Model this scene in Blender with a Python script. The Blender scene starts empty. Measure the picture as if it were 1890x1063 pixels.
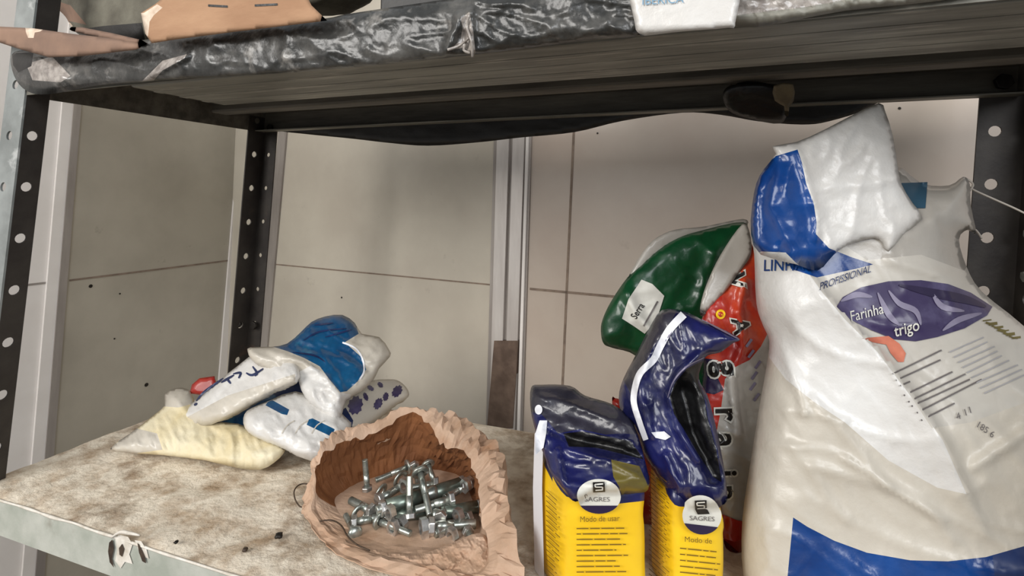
import bpy, bmesh, math, random
import numpy as np
from mathutils import Vector, Matrix, noise, geometry
random.seed(7)
SC = bpy.context.scene
COL = SC.collection

# ------------------------------------------------------------------ camera
FPX, CX, CY = 969.82, 945.0, 296.73
YAW, PIT, ROL = 0.34639, 0.06994, 0.00499
CAM = Vector((0.65405, -0.31361, 0.27763))
UW, UD, ZU, SH = 0.899, 0.30, 0.37386, 0.08896      # shelving unit width, depth, bay height, lean
_f = Vector((-math.sin(YAW), math.cos(YAW), 0)); _r = Vector((math.cos(YAW), math.sin(YAW), 0)); _u = Vector((0, 0, 1))
_f2 = _f*math.cos(PIT) + _u*math.sin(PIT); _u2 = -_f*math.sin(PIT) + _u*math.cos(PIT)
CR = _r*math.cos(ROL) + _u2*math.sin(ROL); CU = -_r*math.sin(ROL) + _u2*math.cos(ROL); CF = _f2
cd = bpy.data.cameras.new('camera'); cam = bpy.data.objects.new('camera', cd); COL.objects.link(cam)
cd.sensor_width = 36; cd.lens = FPX/1890*36; cd.shift_y = -(531.5-CY)/1890; cd.clip_start = 0.01
cam.matrix_world = Matrix(((CR.x, CU.x, -CF.x, CAM.x), (CR.y, CU.y, -CF.y, CAM.y), (CR.z, CU.z, -CF.z, CAM.z), (0, 0, 0, 1)))
SC.camera = cam

# ------------------------------------------------------------------ world, lights, exposure
w = bpy.data.worlds.new('world'); SC.world = w; w.use_nodes = True
w.node_tree.nodes['Background'].inputs[0].default_value = (0.90, 0.95, 1.0, 1)
w.node_tree.nodes['Background'].inputs[1].default_value = 0.40
def area(name, loc, target, size, power, color):
    d = bpy.data.lights.new(name, 'AREA'); d.shape = 'RECTANGLE'; d.size, d.size_y = size; d.energy = power; d.color = color
    o = bpy.data.objects.new(name, d); COL.objects.link(o); o.location = loc
    o.rotation_euler = (Vector(target)-Vector(loc)).to_track_quat('-Z', 'Y').to_euler(); return o
area('daylight_opening', (-0.35, -1.7, 0.95), (0.35, 0.2, 0.1), (1.0, 0.9), 34, (1.0, 0.97, 0.93))
area('right_fill_light', (1.6, -1.3, 1.0), (0.1, 0.1, 0.1), (1.0, 0.8), 20, (0.95, 0.97, 1.0))  # added fill light from the right to brighten the left wall
SC.view_settings.view_transform = 'Standard'; SC.view_settings.look = 'None'
SC.view_settings.gamma = 1; SC.view_settings.exposure = 0.0; SC.view_settings.use_curve_mapping = False

# ------------------------------------------------------------------ helpers: geometry
def ray(x, y): return CR*((x-CX)/FPX) - CU*((y-CY)/FPX) + CF
def atd(x, y, d): return CAM + ray(x, y)*d                      # point at view depth d
def onpl(x, y, o, n):
    r = ray(x, y); return CAM + r*((o-CAM).dot(n)/r.dot(n))
def onY(x, y, Y): return onpl(x, y, Vector((0, Y, 0)), Vector((0, 1, 0)))
def onZ(x, y, Z): return onpl(x, y, Vector((0, 0, Z)), Vector((0, 0, 1)))
def plane3(a, b, c):
    A, B, C = atd(*a), atd(*b), atd(*c); n = (B-A).cross(C-A).normalized()
    if n.dot(CF) > 0: n = -n
    return A, n
def U(x, y, z): return Vector((x+SH*z, y, z))                   # a point of the leaning shelving unit

def smooth_poly(p, k=4, closed=True):
    n = len(p); out = []
    for i in range(n if closed else n-1):
        g = (lambda j: Vector(p[j % n])) if closed else (lambda j: Vector(p[max(0, min(n-1, j))]))
        a, b, c, d = g(i-1), g(i), g(i+1), g(i+2)
        for s in range(k):
            t = s/k
            out.append(tuple(0.5*((2*b)+(c-a)*t+(2*a-5*b+4*c-d)*t*t+(3*b-a-3*c+d)*t**3)))
    if not closed: out.append(tuple(p[-1]))
    return out
def resample(p, step, closed=True):
    out = []; n = len(p)
    for i in range(n if closed else n-1):
        a, b = Vector(p[i]), Vector(p[(i+1) % n]); m = max(1, int((b-a).length/step))
        for s in range(m): out.append(tuple(a.lerp(b, s/m)))
    if not closed: out.append(tuple(p[-1]))
    return out
def inside(pts, poly):
    pts = np.asarray(pts, float); P = np.asarray(poly, float); x, y = pts[:, 0], pts[:, 1]; r = np.zeros(len(pts), bool)
    j = len(P)-1
    for i in range(len(P)):
        xi, yi, xj, yj = P[i, 0], P[i, 1], P[j, 0], P[j, 1]
        if yi != yj: r ^= ((yi > y) != (yj > y)) & (x < (xj-xi)*(y-yi)/(yj-yi)+xi)
        j = i
    return r
def dist_line(pts, poly, closed=True):
    pts = np.asarray(pts, float)[:, :2]; P = np.asarray(poly, float)[:, :2]; best = np.full(len(pts), 1e9)
    for i in range(len(P) if closed else len(P)-1):
        a = P[i]; b = P[(i+1) % len(P)]; ab = b-a; L = (ab@ab) or 1e-9
        t = np.clip(((pts-a)@ab)/L, 0, 1); d = np.linalg.norm(pts-(a+t[:, None]*ab), axis=1); best = np.minimum(best, d)
    return best
def cdt(outline, step, holes=(), extra=()):
    """triangulate an outline (list of 2D points) with inner points; returns verts, tris"""
    xs = [p[0] for p in outline]; ys = [p[1] for p in outline]
    grid = []
    if step:
        ny = int((max(ys)-min(ys))/step)+2; nx = int((max(xs)-min(xs))/step)+2
        for j in range(ny):
            for i in range(nx): grid.append((min(xs)+(i+(j % 2)*.5)*step, min(ys)+j*step*.87))
        if grid:
            m = inside(grid, outline) & (dist_line(grid, outline) > step*.55)
            for h in holes: m &= ~inside(grid, h) & (dist_line(grid, h) > step*.5)
            for e in extra: m &= dist_line(grid, e) > step*.35
            grid = [g for g, k in zip(grid, m) if k]
    V = []; E = []
    for lp in [outline]+list(holes)+list(extra):
        s = len(V); V += [Vector(p[:2]) for p in lp]; E += [(s+i, s+(i+1) % len(lp)) for i in range(len(lp))]
    V += [Vector(g) for g in grid]
    v, e, f, *_ = geometry.delaunay_2d_cdt(V, E, [], 0, 1e-7)
    c = np.array([[sum(v[i].x for i in t)/3, sum(v[i].y for i in t)/3] for t in f])
    m = inside(c, outline)
    for h in holes: m &= ~inside(c, h)
    return [(p.x, p.y) for p in v], [list(t) for t, k in zip(f, m) if k]

def link(name, me, mats=(), parent=None, smooth=False):
    o = bpy.data.objects.new(name, me); COL.objects.link(o)
    for m in (mats if isinstance(mats, (list, tuple)) else [mats]): me.materials.append(m)
    if smooth:
        for p in me.polygons: p.use_smooth = True
    if parent is not None: o.parent = parent; o.matrix_parent_inverse = Matrix.Translation(-parent.location)
    return o
def mesh(name, verts, faces, mats=(), parent=None, smooth=False, fm=None):
    me = bpy.data.meshes.new(name); me.from_pydata([tuple(v) for v in verts], [], faces); me.update()
    bm = bmesh.new(); bm.from_mesh(me)
    if fm is None: bmesh.ops.recalc_face_normals(bm, faces=bm.faces)
    bm.to_mesh(me); bm.free()
    o = link(name, me, mats, parent, smooth)
    if fm is not None:
        for p, k in zip(me.polygons, fm): p.material_index = k
    return o
def tag(o, label=None, cat=None, group=None, kind=None):
    if label: o['label'] = label
    if cat: o['category'] = cat
    if group: o['group'] = group
    if kind: o['kind'] = kind
    return o
def thing(name, loc, label, cat, group=None):
    o = bpy.data.objects.new(name, None); COL.objects.link(o); o.location = loc; o.empty_display_size = .02
    return tag(o, label, cat, group)
def prism(name, base, ext, mats, parent=None, bevel=0, **k):
    """base: list of 3D points (planar loop), ext: extrusion vector"""
    n = len(base); V = [Vector(b) for b in base]+[Vector(b)+ext for b in base]
    F = [list(range(n))[::-1], [n+i for i in range(n)]]+[[i, (i+1) % n, n+(i+1) % n, n+i] for i in range(n)]
    o = mesh(name, V, F, mats, parent, **k)
    if bevel:
        b = o.modifiers.new('bevel', 'BEVEL'); b.width = bevel; b.segments = 2; b.limit_method = 'ANGLE'
    return o
def boxU(name, x0, x1, y0, y1, z0, z1, mats, parent=None, bevel=0, f=U):
    return prism(name, [f(x0, y0, z0), f(x1, y0, z0), f(x1, y1, z0), f(x0, y1, z0)], f(0, 0, z1)-f(0, 0, z0), mats, parent, bevel)
def plate(name, org, du, dv, poly, holes, t, mats, parent=None):
    """flat plate with real holes; du, dv unit vectors; t thickness vector"""
    v, f = cdt(poly, 0, holes); n = len(v)
    P = [org+du*a+dv*b for a, b in v]; V = P+[p+t for p in P]
    F = [t_ for t_ in f]+[[n+i for i in reversed(t_)] for t_ in f]
    cnt = {}
    for t_ in f:
        for i in range(3): e = (t_[i], t_[(i+1) % 3]); cnt[e] = cnt.get(e, 0)+1
    for (a, b) in list(cnt):
        if (b, a) not in cnt: F.append([b, a, n+a, n+b])
    return mesh(name, V, F, mats, parent)
def tube(name, pts, r, mats, parent=None, seg=8, closed=False, k=5):
    pts = [Vector(p) for p in smooth_poly([tuple(p) for p in pts], k, closed)]
    V = []; F = []; n = len(pts); up = Vector((.13, .21, .97))
    for i, p in enumerate(pts):
        a = pts[(i-1) % n if closed else max(0, i-1)]; b = pts[(i+1) % n if closed else min(n-1, i+1)]
        t = (b-a).normalized(); s = t.cross(up).normalized(); q = s.cross(t); rr = r(i/(n-1)) if callable(r) else r
        for j in range(seg): V.append(p+(s*math.cos(j*2*math.pi/seg)+q*math.sin(j*2*math.pi/seg))*rr)
    for i in range(n if closed else n-1):
        for j in range(seg): F.append([i*seg+j, i*seg+(j+1) % seg, ((i+1) % n)*seg+(j+1) % seg, ((i+1) % n)*seg+j])
    if not closed: F += [list(range(seg))[::-1], [(n-1)*seg+j for j in range(seg)]]
    return mesh(name, V, F, mats, parent, True)

class Soft:
    """a filled soft body: outline + thickness, wrinkles and printed colour regions on real geometry"""
    def __init__(s, outline, plane, Tf, Tb, R, wr=(), creases=(), ramp=None, zmin=None, seed=0, k=4, ymax=None, p=2.0, step=8):
        s.out = resample(smooth_poly(outline, k) if k > 1 else outline, step*.8)
        s.plane, s.Tf, s.Tb, s.R, s.wr, s.cr, s.ramp, s.zmin, s.seed, s.ymax, s.p, s.step = plane, Tf, Tb, R, wr, creases, ramp, zmin, seed, ymax, p, step
    def h(s, pts, side=1):
        pts = np.asarray(pts, float); d = dist_line(pts, s.out); t = np.clip(d/s.R, 0, 1); t[d < .01] = 0
        prof = (1-(1-t)**s.p)**(1/s.p); r = prof*(s.Tf if side > 0 else s.Tb)
        fade = np.clip(d/(s.R*.35), 0, 1)
        for amp, sc, ang, stretch in s.wr:
            c, q = math.cos(ang), math.sin(ang)
            for i, (x, y) in enumerate(pts):
                a, b = (x*c+y*q)/sc/stretch, (-x*q+y*c)/sc
                a += .5*noise.noise(Vector((a*.6, b*.6, s.seed+30))); b += .5*noise.noise(Vector((a*.6, b*.6, s.seed+40)))
                nz = noise.noise(Vector((a*.7, b*.7, s.seed+side*3.3)))*1.1
                rd = 1-abs(noise.noise(Vector((a*.9, b*.9, s.seed+9+side))))*2.6
                nz += .9*max(0, rd)**3 - .25
                r[i] += amp*nz*(.25+.75*fade[i])*(t[i] > 0)
        if side > 0:
            for line, wd, amp in s.cr:
                dl = dist_line(pts, line, False); r += amp*np.exp(-(dl/wd)**2)*fade
            if s.ramp is not None: r += s.ramp(pts)*fade
        return r
    def P(s, pts, off=0.0, side=1):
        h = s.h(pts, side); n = s.plane[1]; out = []
        for (x, y), hh in zip(pts, h):
            b = onpl(x, y, *s.plane)
            b = b+(CAM-b).normalized()*(hh+off) if side > 0 else b-n*hh
            if s.zmin is not None and b.z < s.zmin+off: b.z = s.zmin+off
            if s.ymax is not None and b.y > s.ymax: b.y = s.ymax
            out.append(b)
        return out
    def build(s, name, mats, regions=(), parent=None, smooth=True):
        regs = [resample(r[0], s.step*.7) for r in regions]
        regs = [list(r) for r in regs]; ex = []
        for r in regs:                                                     # keep constraint loops inside the outline
            ex.append([p for p, k in zip(r, inside(r, s.out)) if k])
        grid_extra = [e for e in ex if len(e) > 2]
        v, f = cdt(s.out, s.step, extra=[])if not grid_extra else s._cdt(grid_extra)
        front = s.P(v); onb = dist_line(v, s.out) < .02
        idx = {}; V = list(front)
        back = s.P(v, 0, -1)
        for i in range(len(v)):
            if onb[i]: idx[i] = i
            else: idx[i] = len(V); V.append(back[i])
        c = [(sum(v[i][0] for i in t)/3, sum(v[i][1] for i in t)/3) for t in f]
        fm = np.zeros(len(f), int)
        for (poly, mi) in regions: fm[inside(c, poly)] = mi
        F = [list(reversed(t)) for t in f]+[[idx[i] for i in t] for t in f]
        bf = [k if True else 0 for k in fm]
        return mesh(name, V, F, mats, parent, smooth, list(fm)+list(bf))
    def _cdt(s, extra):
        # region borders enter as open chains so that clipped loops do not cut across the body
        xs = [p[0] for p in s.out]; ys = [p[1] for p in s.out]; st = s.step; grid = []
        for j in range(int((max(ys)-min(ys))/st)+2):
            for i in range(int((max(xs)-min(xs))/st)+2): grid.append((min(xs)+(i+(j % 2)*.5)*st, min(ys)+j*st*.87))
        m = inside(grid, s.out) & (dist_line(grid, s.out) > st*.55)
        for e in extra: m &= dist_line(grid, e) > st*.4
        grid = [g for g, k in zip(grid, m) if k]
        V = [Vector(p[:2]) for p in s.out]; E = [(i, (i+1) % len(V)) for i in range(len(V))]
        for e in extra:
            e = [p for p, d in zip(e, dist_line(e, s.out)) if d > st*.2]; b = len(V); V += [Vector(p[:2]) for p in e]
            for i in range(len(e)):
                j = (i+1) % len(e)
                if (Vector(e[i][:2])-Vector(e[j][:2])).length < st*1.8: E.append((b+i, b+j))
        V += [Vector(g) for g in grid]
        v, e, f, *_ = geometry.delaunay_2d_cdt(V, E, [], 0, 1e-6)
        c = np.array([[sum(v[i].x for i in t)/3, sum(v[i].y for i in t)/3] for t in f]); m = inside(c, s.out)
        return [(p.x, p.y) for p in v], [list(t) for t, k in zip(f, m) if k]
    def decal(s, name, poly, mat, parent, off=.0005, step=7):
        v, f = cdt(resample(poly, step), step); V = s.P(v, off)
        return mesh(name, V, [list(reversed(t)) for t in f], mat, parent, True, [0]*len(f))
    def decals(s, name, polys, mat, parent, off=.0007, step=7):
        V = []; F = []
        for poly in polys:
            v, f = cdt(resample(poly, step), step); b = len(V); V += s.P(v, off); F += [[b+i for i in reversed(t)] for t in f]
        return mesh(name, V, F, mat, parent, True, [0]*len(F))
class Flat:
    """decal carrier for a flat face"""
    def __init__(s, plane): s.plane = plane
    def P(s, pts, off=0.0): return [onpl(x, y, *s.plane)+s.plane[1]*off for x, y in pts]
    decal = Soft.decal; decals = Soft.decals
class Nearest:
    """print carrier that follows whichever surface lies on top"""
    def __init__(s, soft, flat): s.soft, s.flat = soft, flat
    def P(s, pts, off=0.0):
        m = inside(pts, s.soft.out); A = s.soft.P(pts, off); B = s.flat.P(pts, off)
        return [a if k and (a-CAM).length < (b-CAM).length else b for a, b, k in zip(A, B, m)]
    decal = Soft.decal; decals = Soft.decals
def strip(a, b, w):
    a, b = Vector(a), Vector(b); d = (b-a).normalized(); n = Vector((-d.y, d.x))*w/2
    return [tuple(a+n), tuple(b+n), tuple(b-n), tuple(a-n)]
def ribbon(pts, w):
    pts = [Vector(p) for p in smooth_poly([(*p, 0) for p in pts], 5, False)]; L = []; Rr = []
    for i, p in enumerate(pts):
        t = (pts[min(i+1, len(pts)-1)]-pts[max(0, i-1)]).normalized(); n = Vector((-t.y, t.x, 0)); ww = w(i/(len(pts)-1)) if callable(w) else w
        L.append((p+n*ww/2).to_2d().to_tuple()); Rr.append((p-n*ww/2).to_2d().to_tuple())
    return L+Rr[::-1]
def text_on(surf, name, body, org, ux, uy, mat, parent, off=.0008, bold=0.0):
    """lettering laid on a surface: org = px of the baseline start, ux/uy = px vectors for one em"""
    c = bpy.data.curves.new('lettering', 'FONT'); c.body = body; c.size = 1; c.resolution_u = 3; c.offset = bold
    o = bpy.data.objects.new('lettering', c); COL.objects.link(o)
    dg = bpy.context.evaluated_depsgraph_get(); me = bpy.data.meshes.new_from_object(o.evaluated_get(dg))
    bpy.data.objects.remove(o); bpy.data.curves.remove(c)
    bm = bmesh.new(); bm.from_mesh(me); bmesh.ops.triangulate(bm, faces=bm.faces)
    long_e = [e for e in bm.edges if e.calc_length() > .25]
    bmesh.ops.subdivide_edges(bm, edges=long_e, cuts=2); bmesh.ops.triangulate(bm, faces=bm.faces)
    px = [(org[0]+ux[0]*v.co.x+uy[0]*v.co.y, org[1]+ux[1]*v.co.x+uy[1]*v.co.y) for v in bm.verts]
    for v, p in zip(bm.verts, surf.P(px, off)): v.co = p
    bm.to_mesh(me); bm.free(); return link(name, me, mat, parent)

# ------------------------------------------------------------------ helpers: materials
def lin(c):
    return tuple(((x/255)/12.92 if x/255 <= .04045 else ((x/255+.055)/1.055)**2.4) for x in c)+(1,)
def M(name, c, c2=None, sc=20, rough=.5, metal=0, bump=0, bsc=60, thr=(.35, .65), coat=0, trans=0, alpha=1, stretch=(1, 1, 1), c3=None, sc3=8, thr3=(.55, .65), detail=6, spec=.5):
    m = bpy.data.materials.new(name); m.use_nodes = True; nt = m.node_tree; N = nt.nodes; L = nt.links; b = N['Principled BSDF']
    b.inputs['Roughness'].default_value = rough; b.inputs['Metallic'].default_value = metal; b.inputs['Base Color'].default_value = lin(c)
    b.inputs['Coat Weight'].default_value = coat; b.inputs['Coat Roughness'].default_value = .15
    b.inputs['Transmission Weight'].default_value = trans; b.inputs['Alpha'].default_value = alpha
    b.inputs['Specular IOR Level'].default_value = spec
    tc = N.new('ShaderNodeTexCoord'); mp = N.new('ShaderNodeMapping'); L.new(tc.outputs['Object'], mp.inputs[0]); mp.inputs['Scale'].default_value = stretch
    def nz(s, d=detail):
        n = N.new('ShaderNodeTexNoise'); n.inputs['Scale'].default_value = s; n.inputs['Detail'].default_value = d; n.inputs['Roughness'].default_value = .6
        L.new(mp.outputs[0], n.inputs['Vector']); return n.outputs['Fac']
    def rampn(src, a, b_):
        r = N.new('ShaderNodeMapRange'); r.inputs[1].default_value = a; r.inputs[2].default_value = b_; L.new(src, r.inputs[0]); return r.outputs[0]
    prev = None
    if c2:
        mx = N.new('ShaderNodeMix'); mx.data_type = 'RGBA'; mx.inputs[6].default_value = lin(c); mx.inputs[7].default_value = lin(c2)
        L.new(rampn(nz(sc), *thr), mx.inputs[0]); prev = mx.outputs[2]
    if c3:
        mx = N.new('ShaderNodeMix'); mx.data_type = 'RGBA'; mx.inputs[7].default_value = lin(c3); mx.inputs[6].default_value = lin(c)
        if prev: L.new(prev, mx.inputs[6])
        L.new(rampn(nz(sc3), *thr3), mx.inputs[0]); prev = mx.outputs[2]
    if prev: L.new(prev, b.inputs['Base Color'])
    if bump:
        bp = N.new('ShaderNodeBump'); bp.inputs['Strength'].default_value = 1; bp.inputs['Distance'].default_value = bump
        L.new(nz(bsc), bp.inputs['Height']); L.new(bp.outputs[0], b.inputs['Normal'])
    return m

# ------------------------------------------------------------------ materials
m_beige = M('beige_tile', (204, 196, 180), (190, 181, 166), 6, .32, bump=.0003, bsc=14, c3=(165, 155, 142), sc3=22, thr3=(.66, .8))
m_pink = M('warm_beige_tile', (200, 187, 173), (188, 172, 158), 5, .30, bump=.0003, bsc=12, c3=(168, 152, 138), sc3=17, thr3=(.66, .8))
m_left = M('left_tile', (188, 180, 164), (172, 164, 149), 7, .4, bump=.0003, bsc=12, c3=(140, 130, 116), sc3=25, thr3=(.68, .8))
m_white = M('white_tile', (244, 238, 232), (234, 227, 220), 9, .4)
m_grout = M('grout', (150, 132, 116), (120, 104, 92), 60, .9)
m_alu = M('aluminium', (226, 220, 214), (198, 190, 184), 30, .35, metal=.35, stretch=(1, 1, .15))
m_alud = M('dull_aluminium', (178, 170, 163), (150, 142, 136), 30, .45, metal=.3, stretch=(1, 1, .15))
m_brown = M('brown_stain', (116, 96, 82), (88, 70, 58), 40, .6)
m_floor = M('concrete', (120, 115, 108), (95, 90, 85), 6, .9)
m_post = M('dark_grey_paint', (62, 57, 52), (44, 39, 36), 26, .55, metal=.25, bump=.0002, bsc=200, c3=(84, 66, 56), sc3=30, thr3=(.62, .75))
m_postl = M('light_grey_paint', (150, 154, 152), (120, 124, 122), 26, .5, metal=.2, c3=(178, 180, 178), sc3=40, thr3=(.6, .7))
m_shelf = M('olive_grey_steel', (138, 135, 124), (100, 97, 88), 9, .5, metal=.2, stretch=(1, 7, 7), bump=.0003, bsc=40, c3=(164, 158, 146), sc3=14, thr3=(.55, .7))
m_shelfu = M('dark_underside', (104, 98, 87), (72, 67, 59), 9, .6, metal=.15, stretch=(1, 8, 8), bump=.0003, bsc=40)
m_lip = M('whitewashed_edge', (190, 190, 180), (158, 162, 150), 22, .6, bump=.0006, bsc=60, c3=(120, 112, 96), sc3=12, thr3=(.6, .72))
m_top = M('crusted_shelf_top', (234, 222, 202), (180, 156, 128), 40, .85, bump=.0028, bsc=110, thr=(.42, .68), c3=(116, 92, 68), sc3=10, thr3=(.52, .72), detail=9)
m_edge = M('chipped_white_paint', (236, 230, 220), (196, 186, 170), 70, .7, bump=.0005)
m_steel = M('zinc_steel', (206, 210, 202), (150, 156, 148), 160, .3, metal=.8)
m_steel2 = M('bright_steel', (228, 226, 222), (170, 168, 164), 160, .28, metal=.85)
m_sleeve = M('green_grey_zinc', (142, 154, 144), (112, 122, 112), 120, .34, metal=.75)
m_dark = M('dark_steel', (60, 56, 52), (36, 33, 30), 120, .45, metal=.7)
m_wire = M('rusty_wire', (92, 76, 62), (60, 48, 40), 200, .5, metal=.5)
m_kraft = M('kraft_paper', (200, 170, 146), (178, 146, 120), 26, .8, bump=.0006, bsc=140, c3=(166, 124, 92), sc3=14, thr3=(.56, .7))
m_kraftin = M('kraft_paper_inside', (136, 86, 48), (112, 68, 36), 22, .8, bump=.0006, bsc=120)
m_card = M('cardboard', (178, 140, 108), (160, 122, 92), 14, .85, stretch=(1, 1, 3), bump=.0004, bsc=60)
m_cardd = M('old_cardboard', (148, 118, 98), (120, 96, 82), 16, .85, c3=(160, 112, 92), sc3=10)
m_torn = M('torn_paper_edge', (226, 208, 188), (190, 164, 140), 90, .9)
m_poly = M('black_polythene', (46, 46, 44), (92, 90, 86), 38, .3, bump=.0012, bsc=60, thr=(.5, .7), coat=.2, c3=(140, 136, 130), sc3=50, thr3=(.60, .74), detail=9)
m_polyd = M('black_plastic_and_shade', (20, 18, 17), (34, 31, 28), 22, .5, bump=.001, bsc=40)
m_clearp = M('grey_film_and_sheen', (176, 168, 160), (120, 112, 106), 120, .25, bump=.001, bsc=90, coat=.4)
m_bundle = M('grey_green_fabric', (116, 112, 98), (84, 79, 68), 24, .8, bump=.001, bsc=70)
m_wht = M('white_plastic', (222, 220, 216), (206, 202, 196), 18, .34, bump=.0014, bsc=45, coat=.15)
m_wht2 = M('milky_plastic', (204, 197, 184), (190, 182, 168), 14, .38, bump=.0009, bsc=55, coat=.15)
m_grey = M('clear_greyish_plastic', (180, 175, 167), (164, 158, 149), 14, .3, bump=.0008, bsc=50, coat=.3)
m_label = M('label_white_greyed', (198, 193, 183), (188, 182, 172), 20, .35, bump=.0005, bsc=50, coat=.2)  # greyed in colour to stand in for the sack's shaded side
m_blue = M('cobalt_print', (12, 68, 138), (5, 40, 96), 14, .3, bump=.0006, bsc=60, coat=.35)
m_teal = M('teal_blue_print', (18, 84, 126), (8, 54, 96), 20, .35, bump=.001, bsc=60, coat=.3, c3=(52, 116, 144), sc3=30, thr3=(.6, .75))
m_navyp = M('dark_blue_print_and_shade', (34, 52, 96), (20, 32, 70), 30, .4)
m_purple = M('purple_print', (58, 48, 84), (92, 86, 120), 30, .35, coat=.2, thr=(.5, .7))
m_purpled = M('deep_purple_print', (40, 30, 62), None, rough=.35)
m_lilac = M('lilac_print_and_glint', (140, 134, 156), (112, 104, 128), 40, .4)
m_ink = M('grey_ink', (104, 98, 96), None, rough=.6)
m_inkl = M('pale_ink', (160, 158, 160), None, rough=.6)
m_black = M('black_ink', (22, 20, 20), None, rough=.4)
m_skin = M('salmon_print', (206, 120, 92), (180, 96, 74), 60, .5)
m_cream = M('cream_sacking', (228, 218, 188), (214, 196, 150), 20, .6, bump=.0012, bsc=70, c3=(178, 172, 110), sc3=16, thr3=(.62, .78))
m_red = M('red_plastic', (182, 42, 28), (150, 28, 20), 20, .35, coat=.3, bump=.0008, bsc=50, c3=(214, 88, 36), sc3=14, thr3=(.5, .7))
m_green = M('green_plastic', (14, 78, 42), (6, 52, 28), 18, .35, coat=.25, bump=.0008, bsc=45)
m_clear = M('hazy_film', (206, 202, 192), None, rough=.3, alpha=.45)
m_navy = M('navy_foil', (30, 34, 92), (16, 18, 52), 26, .3, coat=.4, bump=.0006, bsc=45, c3=(70, 78, 130), sc3=44, thr3=(.62, .82))
m_navyd = M('charcoal_foil', (58, 56, 68), (36, 35, 44), 30, .35, coat=.4, bump=.001, bsc=60)
m_blk = M('deep_black_and_shade', (10, 9, 10), None, rough=.35, bump=.001, bsc=50)
m_yel = M('yellow_print', (246, 204, 32), (236, 186, 24), 12, .38, coat=.25, bump=.0004, bsc=50)
m_yelp = M('pale_yellow', (236, 222, 128), (222, 208, 100), 20, .4)
m_olive = M('olive_print', (116, 104, 44), (92, 82, 40), 20, .4)
m_ylk = M('brown_yellow_ink', (120, 92, 20), None, rough=.5)
m_stk = M('sticker_white', (226, 224, 214), (208, 206, 196), 40, .5)
m_palew = M('white_stripe', (232, 232, 236), None, rough=.35)
m_petrol = M('petrol_print', (52, 84, 104), None, rough=.4)
m_str = M('string', (176, 168, 158), None, rough=.8)
m_bluel = M('light_blue_label', (110, 150, 176), None, rough=.5)

# ------------------------------------------------------------------ the room
ZG = CAM.z-.14
w1, w2 = onZ(500, 487, ZG), onZ(1050, 538, ZG)
bd = (w2-w1); bd.z = 0; bd.normalize(); bn = Vector((bd.y, -bd.x, 0))
if bn.dot(CF) > 0: bn = -bn
BACK = (w1, bn)
l1, l2 = onZ(130, 517, ZG), onZ(425, 480, ZG)
ld = (l1-l2); ld.z = 0; ld.normalize(); ln = Vector((ld.y, -ld.x, 0))
if ln.x < 0: ln = -ln
LEFT = (l1, ln)
# corner where the two wall planes meet
t_ = (l2-w1).dot(ln)/bd.dot(ln); corner = w1+bd*t_; corner.z = 0
Z0, Z1 = -.55, 1.1
def slab(name, a, b, z0, z1, n, t, mat, kind='structure', parent=None):
    a, b = Vector(a), Vector(b); a.z = b.z = z0
    o = prism(name, [a, b, b-n*t, a-n*t], Vector((0, 0, z1-z0)), mat, parent)
    if kind: tag(o, kind=kind)
    return o
jx = onpl(950, 500, *BACK); jx.z = 0                               # joint of the two back panels
slab('wall_back', corner-bd*.02, jx, Z0, Z1, bn, .03, m_beige)
slab('wall_back_right', jx, corner+bd*2.2, Z0, Z1, bn, .03, m_pink)
tl = onpl(118, 500, *LEFT); tl.z = 0
slab('wall_left', corner, tl, Z0, Z1, ln, .03, m_left)
slab('wall_left_front', tl, tl+ld*.9, Z0, Z1, ln, .03, m_white)  # white panel, its colour also made paler for the stronger light here
prism('floor', [Vector((-1.6, -2.5, Z0)), Vector((2.6, -2.5, Z0)), Vector((2.6, 1.4, Z0)), Vector((-1.6, 1.4, Z0))], Vector((0, 0, -.03)), m_floor)['kind'] = 'structure'
ntrim = [0]
def trim(pl, tpts, bpts, mat, proud=.003, ext=True, name=None, yt=None):
    """vertical profile on a wall from px pairs at top and bottom"""
    ntrim[0] += 1; o, n = pl
    T = [onpl(*p, o, n) for p in tpts]; B = [onpl(*p, o, n) for p in bpts]
    if ext:
        T2 = [a+(a-b)*((Z1-a.z)/(a.z-b.z)) for a, b in zip(T, B)]; B2 = [b+(b-a)*((b.z-Z0)/(a.z-b.z)) for a, b in zip(T, B)]; T, B = T2, B2
    ob = prism('trim_%d' % ntrim[0], [T[0]+n*.0002, T[1]+n*.0002, B[1]+n*.0002, B[0]+n*.0002], n*proud, mat)
    return tag(ob, kind='structure')
def grout(pl, a, b, wpx, mat=m_grout, proud=.0006):
    ntrim[0] += 1; o, n = pl
    A, B = onpl(*a, o, n), onpl(*b, o, n); up = Vector((0, 0, 1)) if abs((B-A).normalized().z) < .5 else (bd if n is bn else ld)
    w_ = up*wpx
    return tag(prism('trim_%d' % ntrim[0], [A-w_+n*.0001, B-w_+n*.0001, B+w_+n*.0001, A+w_+n*.0001], n*proud, mat), kind='structure')
# left wall corner profile, left wall strip near the corner
trim(LEFT, [(132, 195), (146, 195)], [(80, 830), (96, 830)], m_alud, .006)
trim(LEFT, [(112, 195), (132, 195)], [(58, 830), (80, 830)], m_white, .004)
trim(LEFT, [(440, 240), (462, 240)], [(402, 700), (430, 700)], m_white, .004)
grout(LEFT, (128, 517.5), (428, 480), .0016)
grout(LEFT, (40, 527), (92, 521), .0016, m_alud)
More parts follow.
